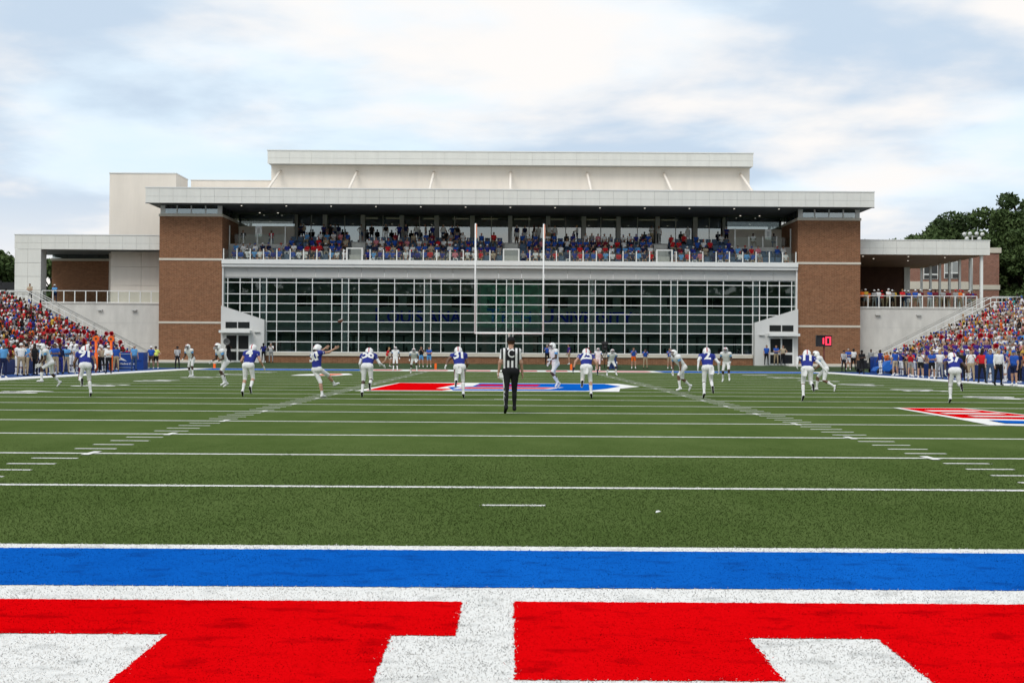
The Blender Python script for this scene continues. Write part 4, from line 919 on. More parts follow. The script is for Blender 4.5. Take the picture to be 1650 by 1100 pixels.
for (x, y), yaw, P, sk, lab in away:
    o, J, VF = person((x, y, 0.012), yaw, P, dict(AWAY, skin=sk, glove='white'), OA, lab, 'football player', AG, 1.88, 0.028 if y < 60 else 0.034, pads=True, girth=1.05, helmet=True, hands=y < 60)
# ------------------------------------------------------------------ officials
st = bpy.data.materials.new('striped_shirt'); st.use_nodes = True
n_ = st.node_tree.nodes; l_ = st.node_tree.links; tcn = n_.new('ShaderNodeTexCoord'); sx_ = n_.new('ShaderNodeSeparateXYZ'); l_.new(tcn.outputs['Object'], sx_.inputs[0])
m1 = n_.new('ShaderNodeMath'); m1.operation = 'MULTIPLY_ADD'; m1.inputs[1].default_value = 1 / 0.098; m1.inputs[2].default_value = 20.25; l_.new(sx_.outputs[0], m1.inputs[0])
m2 = n_.new('ShaderNodeMath'); m2.operation = 'FRACT'; l_.new(m1.outputs[0], m2.inputs[0]); m3 = n_.new('ShaderNodeMath'); m3.operation = 'GREATER_THAN'; m3.inputs[1].default_value = 0.5; l_.new(m2.outputs[0], m3.inputs[0])
mx = n_.new('ShaderNodeMix'); mx.data_type = 'RGBA'; mx.inputs[6].default_value = (0.014, 0.014, 0.016, 1); mx.inputs[7].default_value = (0.74, 0.73, 0.72, 1); l_.new(m3.outputs[0], mx.inputs[0]); l_.new(mx.outputs[2], n_['Principled BSDF'].inputs['Base Color']); n_['Principled BSDF'].inputs['Roughness'].default_value = 0.85
OR_ = dict(sleeve_end=0.72, leg_end=9, waist=0.12, leg_trim=True)
RF = dict(shirt=st, pants='black', shoe='black', sock='black', skin='l', hair='hbrown', trim='white')
o, J, VF = person((-0.10, 21.9, 0.012), 2, dict(lean=2, L=(-12, 2, 4, 16), R=(10, 0, 12, 0), la=(-6, 14, 14, 8), ra=(6, 12, 12, 8), head=(0, -14)), dict(RF), dict(OR_, leg_trim=False), 'official in black and white striped shirt with letter C walking away at midfield', 'official', 'game officials', 1.83, 0.018, girth=1.16, cap='black')
# black back panel with the letter, and the white trouser stripe
bvh = BVHTree.FromPolygons([tuple(v) for v in VF[0]], [tuple(f) for f in VF[1]]); V = []; F = []
for i in range(7):
    for j in range(7):
        p = J['chest'] + J['Tor'] @ np.array([(j - 3) * 0.034, 0, 0.13 - i * 0.042]); r = bvh.ray_cast(Vector(p - np.array([0, 0.6, 0])), Vector((0, 1, 0))); q = np.array(r[0]) if r[0] is not None else p; V.append(tuple(q - np.array([0, 0.007, 0])))
F = [(i * 7 + j, i * 7 + j + 1, i * 7 + j + 8, i * 7 + j + 7) for i in range(6) for j in range(6)]
me = bpy.data.meshes.new('back_panel'); me.from_pydata(V, [], F); me.materials.append(cm('black')); part_at('back_panel', me, o, (0, 0, 0))
numeral(o, 'C', J, VF, 0.20, cm('white'), zc=0.045, name='back_letter', squeeze=0.8, bold=0.004)
V = []
for t in np.linspace(0.05, 1.9, 14):
    a, b = (J['hipL'], J['kneL']) if t < 1 else (J['kneL'], J['ankL']); p = a + (b - a) * (t % 1.0)
    for dy in (-0.028, 0.028):
        r = bvh.ray_cast(Vector(p + np.array([-0.5, dy - 0.03, 0])), Vector((1, 0, 0))); q = np.array(r[0]) if r[0] is not None else p; V.append(tuple(q - np.array([0.007, 0, 0])))
me = bpy.data.meshes.new('trouser_stripe'); me.from_pydata(V, [], [(2 * i, 2 * i + 1, 2 * i + 3, 2 * i + 2) for i in range(13)]); me.materials.append(cm('white')); part_at('trouser_stripe', me, o, (0, 0, 0))
STAND = dict(lean=1, L=(3, 5, 4, 0), R=(-2, 5, 3, 0), la=(2, 11, 14, 4), ra=(4, 11, 18, 4), head=(0, 0))
person((-26.2, 95.0, 0.01), 190, STAND, dict(RF, skin='b'), OR_, 'striped official standing before the left brick tower', 'official', 'game officials', 1.8, 0.034, cap='black', hands=False)
person((27.4, 100.2, 0.01), 170, STAND, dict(RF, skin='l'), OR_, 'striped official standing beneath the play clock by the right tower', 'official', 'game officials', 1.8, 0.034, cap='black', hands=False)

# ================================================================== spectators and staff: shared bodies, each person an object
POSES = dict(
    down=dict(lean=2, L=(3, 5, 5, 0), R=(-2, 6, 3, 0), la=(2, 12, 16, 4), ra=(6, 12, 22, 4), head=(4, 6)),
    fold=dict(lean=0, L=(2, 6, 4, 0), R=(-3, 6, 2, 0), la=(28, 10, 70, -62), ra=(30, 10, 66, -60), head=(0, -6)),
    hips=dict(lean=0, L=(0, 8, 2, 0), R=(0, 8, 3, 0), la=(-12, 40, 40, -40), ra=(-12, 40, 40, -40), head=(0, 4)),
    phone=dict(lean=2, L=(2, 7, 3, 0), R=(0, 5, 3, 0), la=(34, 12, 104, -22), ra=(38, 12, 102, -22), head=(6, 0)),
    cheer=dict(lean=0, L=(0, 5, 2, 0), R=(0, 5, 2, 0), la=(168, 18, 6, 12), ra=(-12, 40, 40, -40), head=(-6, 10)),
    cheer2=dict(lean=0, L=(0, 8, 2, 0), R=(0, 4, 2, 0), la=(80, 62, 10, 70), ra=(165, 16, 10, 12), head=(-6, -12)),
    run=dict(lean=18, L=(42, 2, 50, 6), R=(-22, 2, 40, 20), la=(-30, 10, 80, 4), ra=(30, 12, 80, -10), head=(0, 0)),
    sit=dict(lean=6, L=(84, 8, 80, 0), R=(84, 8, 82, 0), la=(26, 12, 52, -14), ra=(28, 12, 50, -14), head=(2, 4), base=1),
    sit2=dict(lean=14, L=(82, 14, 84, 0), R=(84, 6, 76, 0), la=(36, 14, 74, -30), ra=(34, 14, 78, -32), head=(0, -14), base=1),
    sit3=dict(lean=-4, L=(80, 10, 70, 0), R=(86, 10, 90, 0), la=(10, 14, 70, -40), ra=(40, 10, 112, -20), head=(4, 16), base=1),
    sit4=dict(lean=20, L=(86, 12, 88, 0), R=(86, 12, 88, 0), la=(46, 6, 30, -16), ra=(46, 6, 32, -16), head=(8, -6), base=1))
BODY = {}
def shared_body(pose, leg, slv, res, girth=1.0, hands=False, hairlen=0.0, extra=None):
    key = (pose, leg, slv, res, girth, hands, hairlen, extra)
    if key not in BODY:
        O = dict(sleeve_end=2.0 if slv == 'long' else 0.6, leg_end=9.0 if leg == 'long' else 0.72, waist=0.12, hair_len=hairlen)
        if extra == 'cheer': O.update(sleeve_end=0.02, leg_end=0.42, midriff=True, waist=0.2)
        if extra == 'kit': O.update(sleeve_end=0.45, leg_end=1.1, sock_start=0.3, waist=0.02, arm_trim=True)
        me, J, VF = body_mesh(POSES[pose], O, 1.76, res, pads=extra == 'kit', girth=girth, hands=hands)
        BODY[key] = (me, J)
    return BODY[key]
def place(pose, leg, slv, fit, loc, yaw, label, cat, group, res=0.04, girth=1.0, cap=None, hands=False, hairlen=0.0, helmet=False, extra=None, scale=1.0):
    me, J = shared_body(pose, leg, slv, res, girth, hands, hairlen, extra)
    o = bpy.data.objects.new('person', me); link(o, None, loc); o.rotation_euler.z = R(yaw); o.scale = (scale,) * 3
    slots(o, fit); tag(o, label, cat, group)
    if helmet:
        he = part_at('helmet', HELM, o, J['head0'], J['Hd']); fm = bpy.data.objects.new('facemask', FMASK); COL.objects.link(fm); fm.parent = he
    if cap:
        if cap not in CAPS: c = CAP.copy(); c.materials.append(cm(cap)); CAPS[cap] = c
        part_at('cap', CAPS[cap], o, J['head0'], J['Hd'] * J['k'])
    return o, J
STUFFV, STUFFF, STUFFC = [], [], []; NST = [0]
def crowd_add(pose, leg, f, loc, yaw, g=1.0, cp=None, hl=0.0, res=0.055, scale=1.0):
    me, J = shared_body(pose, leg, 'short', res, g, False, hl)
    nv = len(me.vertices); v = np.empty(nv * 3, np.float32); me.vertices.foreach_get('co', v); v = v.reshape(-1, 3) * scale
    nf = len(me.polygons); q = np.empty(nf * 4, np.int32); me.loops.foreach_get('vertex_index', q); q = q.reshape(-1, 4); mi = np.empty(nf, np.int32); me.polygons.foreach_get('material_index', mi)
    pal = np.zeros((9, 3)); pal[:] = CLR['white']; pal[SLOT['skin']] = pal[SLOT['sleeve']] = pal[SLOT['glove']] = SKIN[f['skin']]
    for k in ('shirt', 'pants', 'shoe', 'hair'): pal[SLOT[k]] = CLR[f[k]]
    if cp: pal[SLOT['hair']] = CLR[cp]
    t = R(yaw); w_ = np.c_[v[:, 0] * math.cos(t) - v[:, 1] * math.sin(t) + loc[0], v[:, 0] * math.sin(t) + v[:, 1] * math.cos(t) + loc[1], v[:, 2] + loc[2]]
    STUFFF.append(q + NST[0]); NST[0] += nv; STUFFV.append(w_); STUFFC.append(pal[mi])
SIDE = [
(-27.18,63.83,0.00,'hips','long','short','white','khaki','l','hbrown','white',200,'man in white polo, white cap and khaki trousers on the left sideline'),
(-26.69,63.99,0.00,'down','long','short','sky','khaki','l','hblack','black',-20,'man in sky blue polo and khaki trousers, back turned, on the left sideline'),
(-26.97,65.84,0.00,'down','long','short','black','black','d','hblack','',150,'man in black behind the sky blue polo on the left sideline'),
(-26.02,64.22,0.00,'down','long','long','white','khaki','d','hblack','',215,'man in white long sleeved jacket and khaki trousers on the left sideline'),
(-26.68,67.99,0.00,'fold','long','short','blue','khaki','b','hblack','',200,'person in blue polo and khaki trousers with folded arms, left sideline'),
(-27.07,70.00,0.00,'down','long','long','navy','royal','d','hblack','',210,'person in navy top and royal blue trousers on the left sideline'),
(-27.41,72.16,0.00,'fold','long','short','sky','tan','d','hblack','white',210,'man in sky blue polo and white visor with folded arms, left sideline'),
(-27.91,76.92,0.00,'down','short','short','white','black','b','hblack','',200,'man in white polo and black shorts between the orange yardage markers'),
(-26.79,77.36,0.00,'phone','long','short','tan','black','l','hbrown','white',200,'person in tan shirt and white cap behind jersey 91'),
(-25.05,73.03,0.00,'fold','long','long','white','black','l','hbrown','white',190,'man in white shirt and black trousers beside the blue sponsor board'),
(-26.67,80.13,0.00,'down','long','short','blue','khaki','l','hbrown','navy',200,'man in blue polo and khaki trousers in front of the blue sponsor board'),
(-27.09,85.92,0.00,'down','long','short','sky','jeans','l','hgrey','',220,'man in pale blue shirt and jeans at the end of the sponsor board'),
(-28.05,94.14,0.00,'hips','short','short','blue','brown','l','hgrey','white',180,'person in blue shirt and white cap next to the yellow shirt'),
(-27.73,94.29,0.00,'hips','short','short','yellow','black','l','hblack','black',180,'man in bright yellow shirt and black shorts by the left tower'),
(-21.74,107.60,0.41,'phone','short','short','royal','black','d','hblack','black',180,'photographer in royal shirt and black shorts left of the white shirt photographer'),
(-21.09,107.60,0.41,'phone','long','short','white','grey','l','hgrey','',180,'photographer in white shirt and grey trousers by the left entrance'),
(-7.62,103.40,0.14,'phone','short','short','black','sky','l','hbrown','',180,'photographer in black shirt and pale blue shorts behind the end zone'),
(-6.96,103.40,0.14,'fold','short','short','blue','sky','l','hbrown','',180,'man in blue shirt and pale shorts behind the left end zone pylon'),
(3.17,107.60,0.41,'phone','long','short','blue','black','l','hgrey','',180,'man in blue shirt and black trousers standing against the brick plinth'),
(5.25,107.60,0.41,'down','short','short','purple','tan','l','hbrown','',100,'person in purple shirt and tan shorts walking behind the end zone'),
(6.53,103.40,0.14,'down','long','short','maroon','black','b','maroon','',180,'person with a red cap behind the end zone near the boom camera'),
(10.37,103.40,0.14,'phone','short','short','blue','orange','l','hbrown','',180,'photographer in blue shirt and orange shorts'),
(11.37,103.40,0.14,'phone','long','short','blue','khaki','l','hbrown','black',180,'photographer in blue shirt, khaki trousers and dark cap'),
(13.43,103.40,0.14,'phone','short','short','blue','khaki','l','hbrown','',180,'man in blue shirt and khaki shorts right of the other photographers'),
(22.59,108.40,0.47,'down','long','short','blue','black','l','hbrown','',180,'person in blue shirt and black trousers left of the right entrance door'),
(23.44,108.40,0.47,'fold','long','short','blue','khaki','l','hbrown','',180,'man in blue shirt with badge in front of the right entrance door'),
(24.04,108.40,0.47,'hips','long','short','tan','black','l','hbrown','',180,'guard in tan shirt and black trousers at the right entrance door'),
(28.32,102.42,0.14,'fold','short','short','blue','white','l','hgrey','',170,'man in blue shirt and white shorts by the right tower'),
(29.01,103.40,0.14,'down','long','short','white','black','d','hblack','black',170,'man in white shirt and black trousers by the right tower'),
(25.96,89.13,0.00,'fold','long','short','black','black','d','hblack','black',170,'police officer in black uniform by the right sideline'),
(30.53,103.40,0.14,'down','long','long','grey','black','b','hblack','',150,'person in grey top leaning on the black equipment cart'),
(26.64,81.74,0.00,'down','short','short','blue','tan','l','hbrown','blue',20,'man in blue shirt and tan shorts, back turned, right sideline'),
(27.90,84.58,0.00,'phone','long','short','navy','khaki','l','hblack','',120,'man in navy shirt and khaki trousers, right sideline'),
(26.01,77.08,0.00,'phone','short','short','red','grey','l','hbrown','',160,'woman in red shirt and grey shorts taking a photograph, right sideline'),
(26.03,75.01,0.00,'phone','short','short','white','black','l','hblack','black',150,'photographer in white shirt and black shorts, right sideline'),
(25.44,70.97,0.00,'fold','short','short','blue','black','t','hbrown','',170,'woman in blue polo and black shorts, right sideline'),
(25.94,71.12,0.00,'hips','long','short','white','grey','l','hblond','',160,'person in white shirt and grey trousers, right sideline'),
(25.56,65.84,0.00,'down','long','short','black','black','l','hbrown','red',150,'man in black polo and red cap behind jersey 37'),
(25.51,64.25,0.00,'phone','long','short','white','khaki','l','hbrown','',160,'man in white polo and khaki trousers, right sideline'),
(25.01,61.14,0.00,'hips','long','long','red','black','d','hblack','black',150,'man in bright red jacket with headset, right sideline'),
(24.94,59.73,0.00,'down','long','short','blue','jeans','l','hbrown','',170,'man in blue shirt and jeans between red jacket and white jacket'),
(23.86,55.59,0.00,'down','long','long','white','black','l','hgrey','',185,'coach in long sleeved white jacket and black trousers, right sideline'),
(24.31,54.50,0.00,'down','short','short','blue','navy','l','hbrown','blue',120,'stout person in blue shirt, navy shorts and blue cap, right edge'),
(-24.96,108.40,0.47,'phone','long','short','black','black','d','hblack','white',180,'crew member holding a parabolic microphone at the left entrance'),
(-10.14,103.40,0.14,'run','short','short','red','tan','l','hblond','',-95,'runner in red shirt and tan shorts behind the end zone'),
]
for X, Y, z, pose, leg, slv, sh, pa, sk, ha, cp, yaw, lab in SIDE:
    girth = 1.25 if 'stout' in lab or 'yellow' in lab else random.choice((0.98, 1.05, 1.12))
    o, J = place(pose, leg, slv, dict(shirt=sh, pants=pa, skin=sk, hair=ha, shoe='black' if leg == 'long' else 'white', sleeve=None), (X, Y, z + 0.008), yaw, lab, 'person', None, 0.034, girth, cp or None, True, 0.12 if 'woman' in lab else 0.0, scale=random.uniform(0.99, 1.05))
    if 'photographer' in lab or 'photograph' in lab:
        V, F = [], []; addbox(V, F, -0.07, 0.07, -0.04, 0.04, -0.05, 0.05)
        v, f = tube_data([(0, 0.04, 0), (0, 0.20, 0)], 0.045, 10); F += [tuple(i + len(V) for i in q) for q in f]; V += [tuple(q) for q in v]
        p = (J['wriL'] + J['wriR']) / 2 + np.array([0, 0.05, 0.06]); me = bpy.data.meshes.new('camera'); me.from_pydata(V, [], F); me.materials.append(black_m)
        q = Matrix.Rotation(R(yaw), 3, 'Z') @ Vector(p) * o.scale[0] + o.location
        c = link(bpy.data.objects.new('camera', me), None, q); c.rotation_euler.z = R(yaw); tag(c, 'black camera held up by the ' + ' '.join(lab.split()[:7]), 'camera', 'hand held cameras')
# players and staff waiting behind the front rank
rs = random.Random(11)
ORD = lambda n: '%d%s' % (n, 'th' if 10 <= n % 100 <= 20 else {1: 'st', 2: 'nd', 3: 'rd'}.get(n % 10, 'th'))
kits = []
for i in range(20): kits.append((-1, -27.1 - rs.random() * 1.9, 60.5 + i * 1.35 + rs.random() * 0.9))
for i in range(34): kits.append((1, 26.9 + rs.random() * 2.4, 51.5 + i * 1.12 + rs.random() * 0.9))
kits += [(-1, -25.8, 57.6), (-1, -26.6, 59.4), (1, 26.2, 50.9), (1, 26.5, 53.4), (1, 26.9, 48.7)]
nL = nR = 0
for s, X, Y in sorted(kits, key=lambda q: q[2]):
    kit = rs.random() < 0.62; pose = rs.choice(('down', 'hips', 'down', 'fold')); hm = kit and rs.random() < 0.55
    if s < 0: nL += 1; which = ORD(nL)
    else: nR += 1; which = ORD(nR)
    yaw = (-90 if s < 0 else 90) + rs.uniform(-55, 55); sk = rs.choice('ddbbl')
    side = 'left' if s < 0 else 'right'
    if kit:
        sh = 'white' if s < 0 else 'royal'; lab = '%s uniform reserve player%s, %s sideline rank, %s from the near end' % ('white' if s < 0 else 'royal', ' in helmet' if hm else '', side, which)
        place(pose, 'long', 'short', dict(shirt=sh, pants='white', skin=sk, hair='hblack', shoe='white', trim='sky' if s < 0 else 'white'), (X, Y, 0.006), yaw, lab, 'football player', 'players waiting on the sidelines', 0.036, 1.05, helmet=hm, extra='kit', scale=1.05)
    else:
        sh = rs.choice(('sky', 'white', 'black', 'white') if s < 0 else ('blue', 'red', 'white', 'navy', 'blue')); pa = rs.choice(('khaki', 'black', 'khaki', 'navy')); cp = rs.choice((None, 'white', 'black', 'blue' if s > 0 else 'sky'))
        lab = 'staff member in %s shirt, %s sideline rank, %s from the near end' % (sh, side, which)
        place(pose, rs.choice(('long', 'long', 'short')), 'short', dict(shirt=sh, pants=pa, skin=sk, hair=rs.choice(('hblack', 'hbrown', 'hgrey')), shoe='white'), (X, Y, 0.006), yaw, lab, 'person', 'staff on the sidelines', 0.036, rs.choice((1.0, 1.1)), cap=cp, scale=rs.uniform(0.97, 1.04))
# cheerleaders with red pompoms on the walkway before the stands
def pom_mesh():
    V, F = [], []; r2 = random.Random(5)
    for i in range(240):
        d = Vector((r2.gauss(0, 1), r2.gauss(0, 1), r2.gauss(0, 1))).normalized(); a = d.orthogonal().normalized() * 0.018; l = r2.uniform(0.15, 0.2); q = len(V)
        e = d * l + Vector((0, 0, -0.03)) + Vector((r2.uniform(-.02, .02), r2.uniform(-.02, .02), 0)); V += [tuple(a * 0.4), tuple(-a * 0.4), tuple(e - a), tuple(e + a)]; F.append((q, q + 1, q + 2, q + 3))
    me = bpy.data.meshes.new('pompom'); me.from_pydata(V, [], F); me.materials.append(mat('red_foil', (0.50, 0.010, 0.022), 0.4, spec=0.5)); return me
POM = pom_mesh()
for s, ys in ((-1, (78.4, 80.2, 83.0, 85.0, 86.4, 89.4, 91.4, 93.8)), (1, (75.4, 76.8, 78.3, 80.4, 82.2, 85.2, 88.0))):
    for i, y in enumerate(ys):
        nm = 'left' if s < 0 else 'right'; pose = ('cheer', 'cheer2')[i % 2]; X = s * (30.75 + (i % 3) * 0.12); yaw = (-100 if s < 0 else 118) + (i * 37 % 40) - 20
        lab = 'cheerleader in purple outfit on the %s walkway, %s counted from the near end' % (nm, ORD(i + 1))
        o, J = place(pose, 'short', 'short', dict(shirt='purple', pants='purple', skin='lltl'[i % 4], hair=('hbrown', 'hblond', 'hblack')[i % 3], shoe='white'), (X, y, 0.722), yaw, lab, 'cheerleader', 'cheerleaders before the stands', 0.034, 0.9, hands=False, hairlen=0.2, extra='cheer', scale=0.97)
        hands_ = ('L', 'R') if pose == 'cheer2' else ('L',)
        for n in hands_:
            p = Matrix.Rotation(R(yaw), 3, 'Z') @ Vector(J['fin' + n]) * 0.97 + Vector((X, y, 0.722))
            pm = link(bpy.data.objects.new('pompom', POM), None, p); pm.rotation_euler = (i, i * 2, 0)
            tag(pm, 'red pompom in the %s hand of the %s cheerleader on the %s walkway' % ('left' if n == 'L' else 'right', ORD(i + 1), nm), 'pompom', 'red pompoms')
# ------------------------------------------------------------------ seated crowd
SHIRTS_H = ['blue'] * 6 + ['royal'] * 4 + ['navy'] * 2 + ['white'] * 5 + ['red'] * 3 + ['grey', 'grey', 'black', 'sky', 'sky', 'tan', 'maroon', 'pink']
SHIRTS_L = ['red'] * 8 + ['white'] * 7 + ['black'] * 4 + ['maroon'] * 3 + ['orange'] * 2 + ['pink', 'gold', 'grey', 'tan', 'blue', 'royal']
SHIRTS_R = ['white'] * 6 + ['red'] * 2 + ['blue'] * 2 + ['royal'] + ['pink'] * 2 + ['tan'] * 3 + ['grey'] * 2 + ['orange', 'teal', 'tan', 'grey', 'black', 'gold', 'purple', 'sky']
CNAME = dict(royal='royal blue', blue='blue', white='white', red='red', grey='grey', black='black', navy='navy', sky='sky blue', tan='tan', maroon='maroon', pink='pink', gold='gold', green='green', orange='orange', purple='purple', teal='teal')
def rfit(rng, shirts, dark=0.3):
    sk = rng.choice('db') if rng.random() < dark else rng.choice('llt')
    return dict(shirt=rng.choice(shirts), pants=rng.choice(('khaki', 'jeans', 'white', 'black', 'khaki', 'navy', 'tan', 'grey')), skin=sk, hair='hblack' if sk in 'db' else rng.choice(('hbrown', 'hblond', 'hgrey', 'hbrown', 'hblack')), shoe=rng.choice(('white', 'black')))
rb = random.Random(21); ROWN = ('front', 'second', 'third', 'fourth'); SECN = ('leftmost', 'centre left', 'centre right', 'rightmost')
occ = {0: (0.86, 0.82, 0.74, 0.50), 1: (0.90, 0.90, 0.84, 0.50), 2: (0.90, 0.88, 0.90, 0.80), 3: (0.78, 0.82, 0.60, 0.40)}
cnt = {}
for sec, row, kx, x, y, z in SEATS:
    if rb.random() > occ[sec][row]: continue
    if sec == 3 and kx > 13 and rb.random() < 0.55: continue
    f = rfit(rb, SHIRTS_H, 0.15); cnt[(sec, row)] = cnt.get((sec, row), 0) + 1
    cp = rb.choice((None, None, None, 'white', 'blue', 'red')); leg = rb.choice(('long', 'short'))
    if row > 1:
        crowd_add(rb.choice(('sit', 'sit2', 'sit3', 'sit4')), leg, f, (x, y + 0.40, z + 0.01), 180 + rb.uniform(-14, 14), rb.choice((0.95, 1.1)), cp, rb.choice((0, 0, 0.15)), 0.045, rb.uniform(0.95, 1.03)); continue
    lab = 'spectator in %s shirt, %s balcony row, %s section, %s from left' % (CNAME[f['shirt']], ROWN[row], SECN[sec], ORD(cnt[(sec, row)]))
    place(rb.choice(('sit', 'sit2', 'sit3', 'sit4')), leg, rb.choice(('short', 'short', 'long')), f, (x + rb.uniform(-0.04, 0.04), y + 0.40, z + 0.01), 180 + rb.uniform(-14, 14), lab, 'spectator', 'spectators seated on the balcony', 0.042, rb.choice((0.95, 1.05, 1.15)), cap=cp, hairlen=rb.choice((0, 0, 0.15)), scale=rb.uniform(0.95, 1.03))
conc = [-19.6, -19.1, -17.6, -16.9, -16.5, -15.9, -14.1, -13.1, -11.7, -10.5, -9.8, -8.6, -7.8, -7.1, -6.4, -5.6, -5.1, 0.5, 1.2, 2.3, 2.8, 3.5, 4.0, 6.3, 13.0, 13.8, 16.8, 20.1]
for i, x in enumerate(conc):
    f = rfit(rb, ['blue', 'navy', 'royal', 'black', 'tan', 'white', 'grey'], 0.2)
    crowd_add(rb.choice(('down', 'hips', 'fold', 'down')), rb.choice(('long', 'short')), f, (x, 114.35 + rb.uniform(0, 0.9), ZC + 0.01), rb.choice((180, 180, 160, 200, 20, 90)), rb.choice((1.0, 1.1)), None, 0.0, 0.045)
for i, (x, sh) in enumerate(((-24.6, 'black'), (-22.0, 'red'), (22.4, 'white'), (24.3, 'grey'))):
    place('sit2', 'long', 'short', rfit(rb, [sh]), (x, 113.4, 11.21), 180, 'spectator in %s shirt seated on the %s media platform, %s one' % (sh, 'left' if x < 0 else 'right', 'outer' if abs(x) > 24 else 'inner'), 'spectator', 'people on the media platforms', 0.042)
# people leaning on the terrace railings
for i in range(27):
    x = 31.8 + i * 0.41 + rb.uniform(-0.1, 0.1); f = rfit(rb, ['white', 'white', 'blue', 'royal', 'red', 'orange', 'gold', 'navy', 'grey', 'maroon'], 0.6)
    lab = 'onlooker in %s shirt at the right terrace railing, %s from the brick tower' % (CNAME[f['shirt']], ORD(i + 1))
    place(rb.choice(('down', 'fold', 'fold', 'hips')), rb.choice(('long', 'long', 'short')), 'short', f, (x, 111.55 + (i % 3) * 0.5, 5.632), 180 + rb.uniform(-20, 20), lab, 'spectator', 'onlookers on the right terrace', 0.04, rb.choice((1.0, 1.12)), cap=rb.choice((None, None, 'white', 'red')), scale=rb.uniform(0.97, 1.05))
place('fold', 'long', 'short', dict(shirt='tan', pants='black', skin='l', hair='hblack', shoe='black'), (-43.3, 110.4, 5.64), 185, 'officer in tan shirt standing at the top of the left stair', 'person', None, 0.036, 1.0, hands=True)
place('fold', 'long', 'short', dict(shirt='sky', pants='navy', skin='d', hair='hblack', shoe='black'), (-41.5, 111.7, 5.632), 180, 'person in sky blue shirt leaning on the left terrace railing', 'person', None, 0.036, 1.15, cap='white', hands=True)

# ================================================================== stands
BX, BZ, NB, BRISE, BTREAD = 32.6, 0.32, 14, 0.365, 0.80
Y0S, Y1S = 52.0, 107.2
ind = 0
for s, nm, shirts, dk in ((-1, 'left', SHIRTS_L, 0.72), (1, 'right', SHIRTS_R, 0.22)):
    ST = empty('bleacher_stand', (s * 36, 80, 0)); tag(ST, 'stepped concrete seating stand packed with people on the %s' % nm, 'stand', 'seating stands')
    a, b = sorted((s * 31.603, s * BX)); box('walkway', a, b, Y0S, Y1S, 0, BZ, conc2_m, ST); a, b = sorted((s * 30.0, s * 31.6)); box('cheer_platform', a, b, Y0S, 97.0, 0, 0.71, conc2_m, ST)
    for i in range(NB):
        a, b = sorted((s * (BX + i * BTREAD), s * (BX + (i + 1) * BTREAD - 0.003))); box('tier', a, b, Y0S, Y1S, 0, BZ + i * BRISE, conc2_m, ST)
        a, b = sorted((s * (BX + i * BTREAD + 0.42), s * (BX + i * BTREAD + 0.70))); box('bench', a, b, Y0S + 0.2, Y1S - 0.3, BZ + i * BRISE + 0.38, BZ + i * BRISE + 0.43, mat('bench_aluminium', (0.5, 0.5, 0.5), 0.4, metal=0.6), ST)
    # end wall with its sloping cap
    pts = [(s * 31.4, 0), (s * 44.0, 0), (s * 44.0, BZ + 13 * BRISE + 0.45), (s * 43.0, BZ + 13 * BRISE + 0.45), (s * 32.4, BZ + 0.35), (s * 31.4, BZ + 0.3)]
    prism_xz('end_wall', pts, Y1S + 0.01, Y1S + 0.21, conc_m, ST)
    # padded front wall
    PW = empty('padded_wall', (s * 29.93, 78, 0)); tag(PW, 'dark blue padded wall along the foot of the %s stand' % nm, 'wall', 'padded stand walls')
    pad_m = mat('blue_pad_vinyl', (0.010, 0.030, 0.13), 0.45, var=0.05, scale=2)
    for k in range(24): a, b = sorted((s * 29.85, s * 29.99)); box('wall_pad', a, b, Y0S + k * 1.85, Y0S + k * 1.85 + 1.83, 0.05, 0.86, pad_m, PW)
    # the seats' people
    rc = random.Random(31 + s); cand = []
    for i in range(NB):
        X = s * (BX + i * BTREAD + 0.35); n = 0; y = Y1S - 0.5
        while y > Y0S + 0.5:
            n += 1
            if abs(X) / (y + 10.4) < 0.415 and rc.random() < 0.93: cand.append((math.hypot(X, y + 10.4), X, y, BZ + i * BRISE, i, n))
            y -= 0.47 + rc.random() * 0.1
    cand.sort(); keep = set(c[1:] for c in cand[:14]) | set(c[1:] for c in rc.sample(cand, 0))
    rowc = {}
    for d, X, y, z, i, n in cand:
        f = rfit(rc, shirts, dk); up = rc.random() < (0.10 if s < 0 else 0.06); pose = rc.choice(('down', 'fold', 'hips')) if up else rc.choice(('sit', 'sit2', 'sit3', 'sit4'))
        yaw = (-90 if s < 0 else 90) + rc.uniform(-30, 30) + (22 if s < 0 else -22); cp = rc.choice((None, None, None, None, 'white', 'red', 'blue'))
        leg = rc.choice(('long', 'short')); hl = rc.choice((0, 0, 0.18)); g = rc.choice((0.95, 1.1))
        crowd_add(pose, leg, f, (X, y, z + 0.008), yaw, g, cp, hl, 0.055, rc.uniform(0.93, 1.03))
me = fast_mesh('crowd', np.concatenate(STUFFV), np.concatenate(STUFFF)); cc = np.concatenate(STUFFC)
at = me.color_attributes.new('Col', 'FLOAT_COLOR', 'CORNER'); at.data.foreach_set('color', np.c_[np.repeat(cc, 4, 0), np.ones(len(cc) * 4)].astype(np.float32).ravel())
me.polygons.foreach_set('use_smooth', np.ones(len(me.polygons), bool)); me.materials.append(attr_mat('crowd_colours', 0.85, 0.15))
tag(link(bpy.data.objects.new('crowd', me)), 'dense crowd filling both side stands and the rear rows of the balcony', 'crowd', kind='stuff')
print('crowd faces', len(cc))
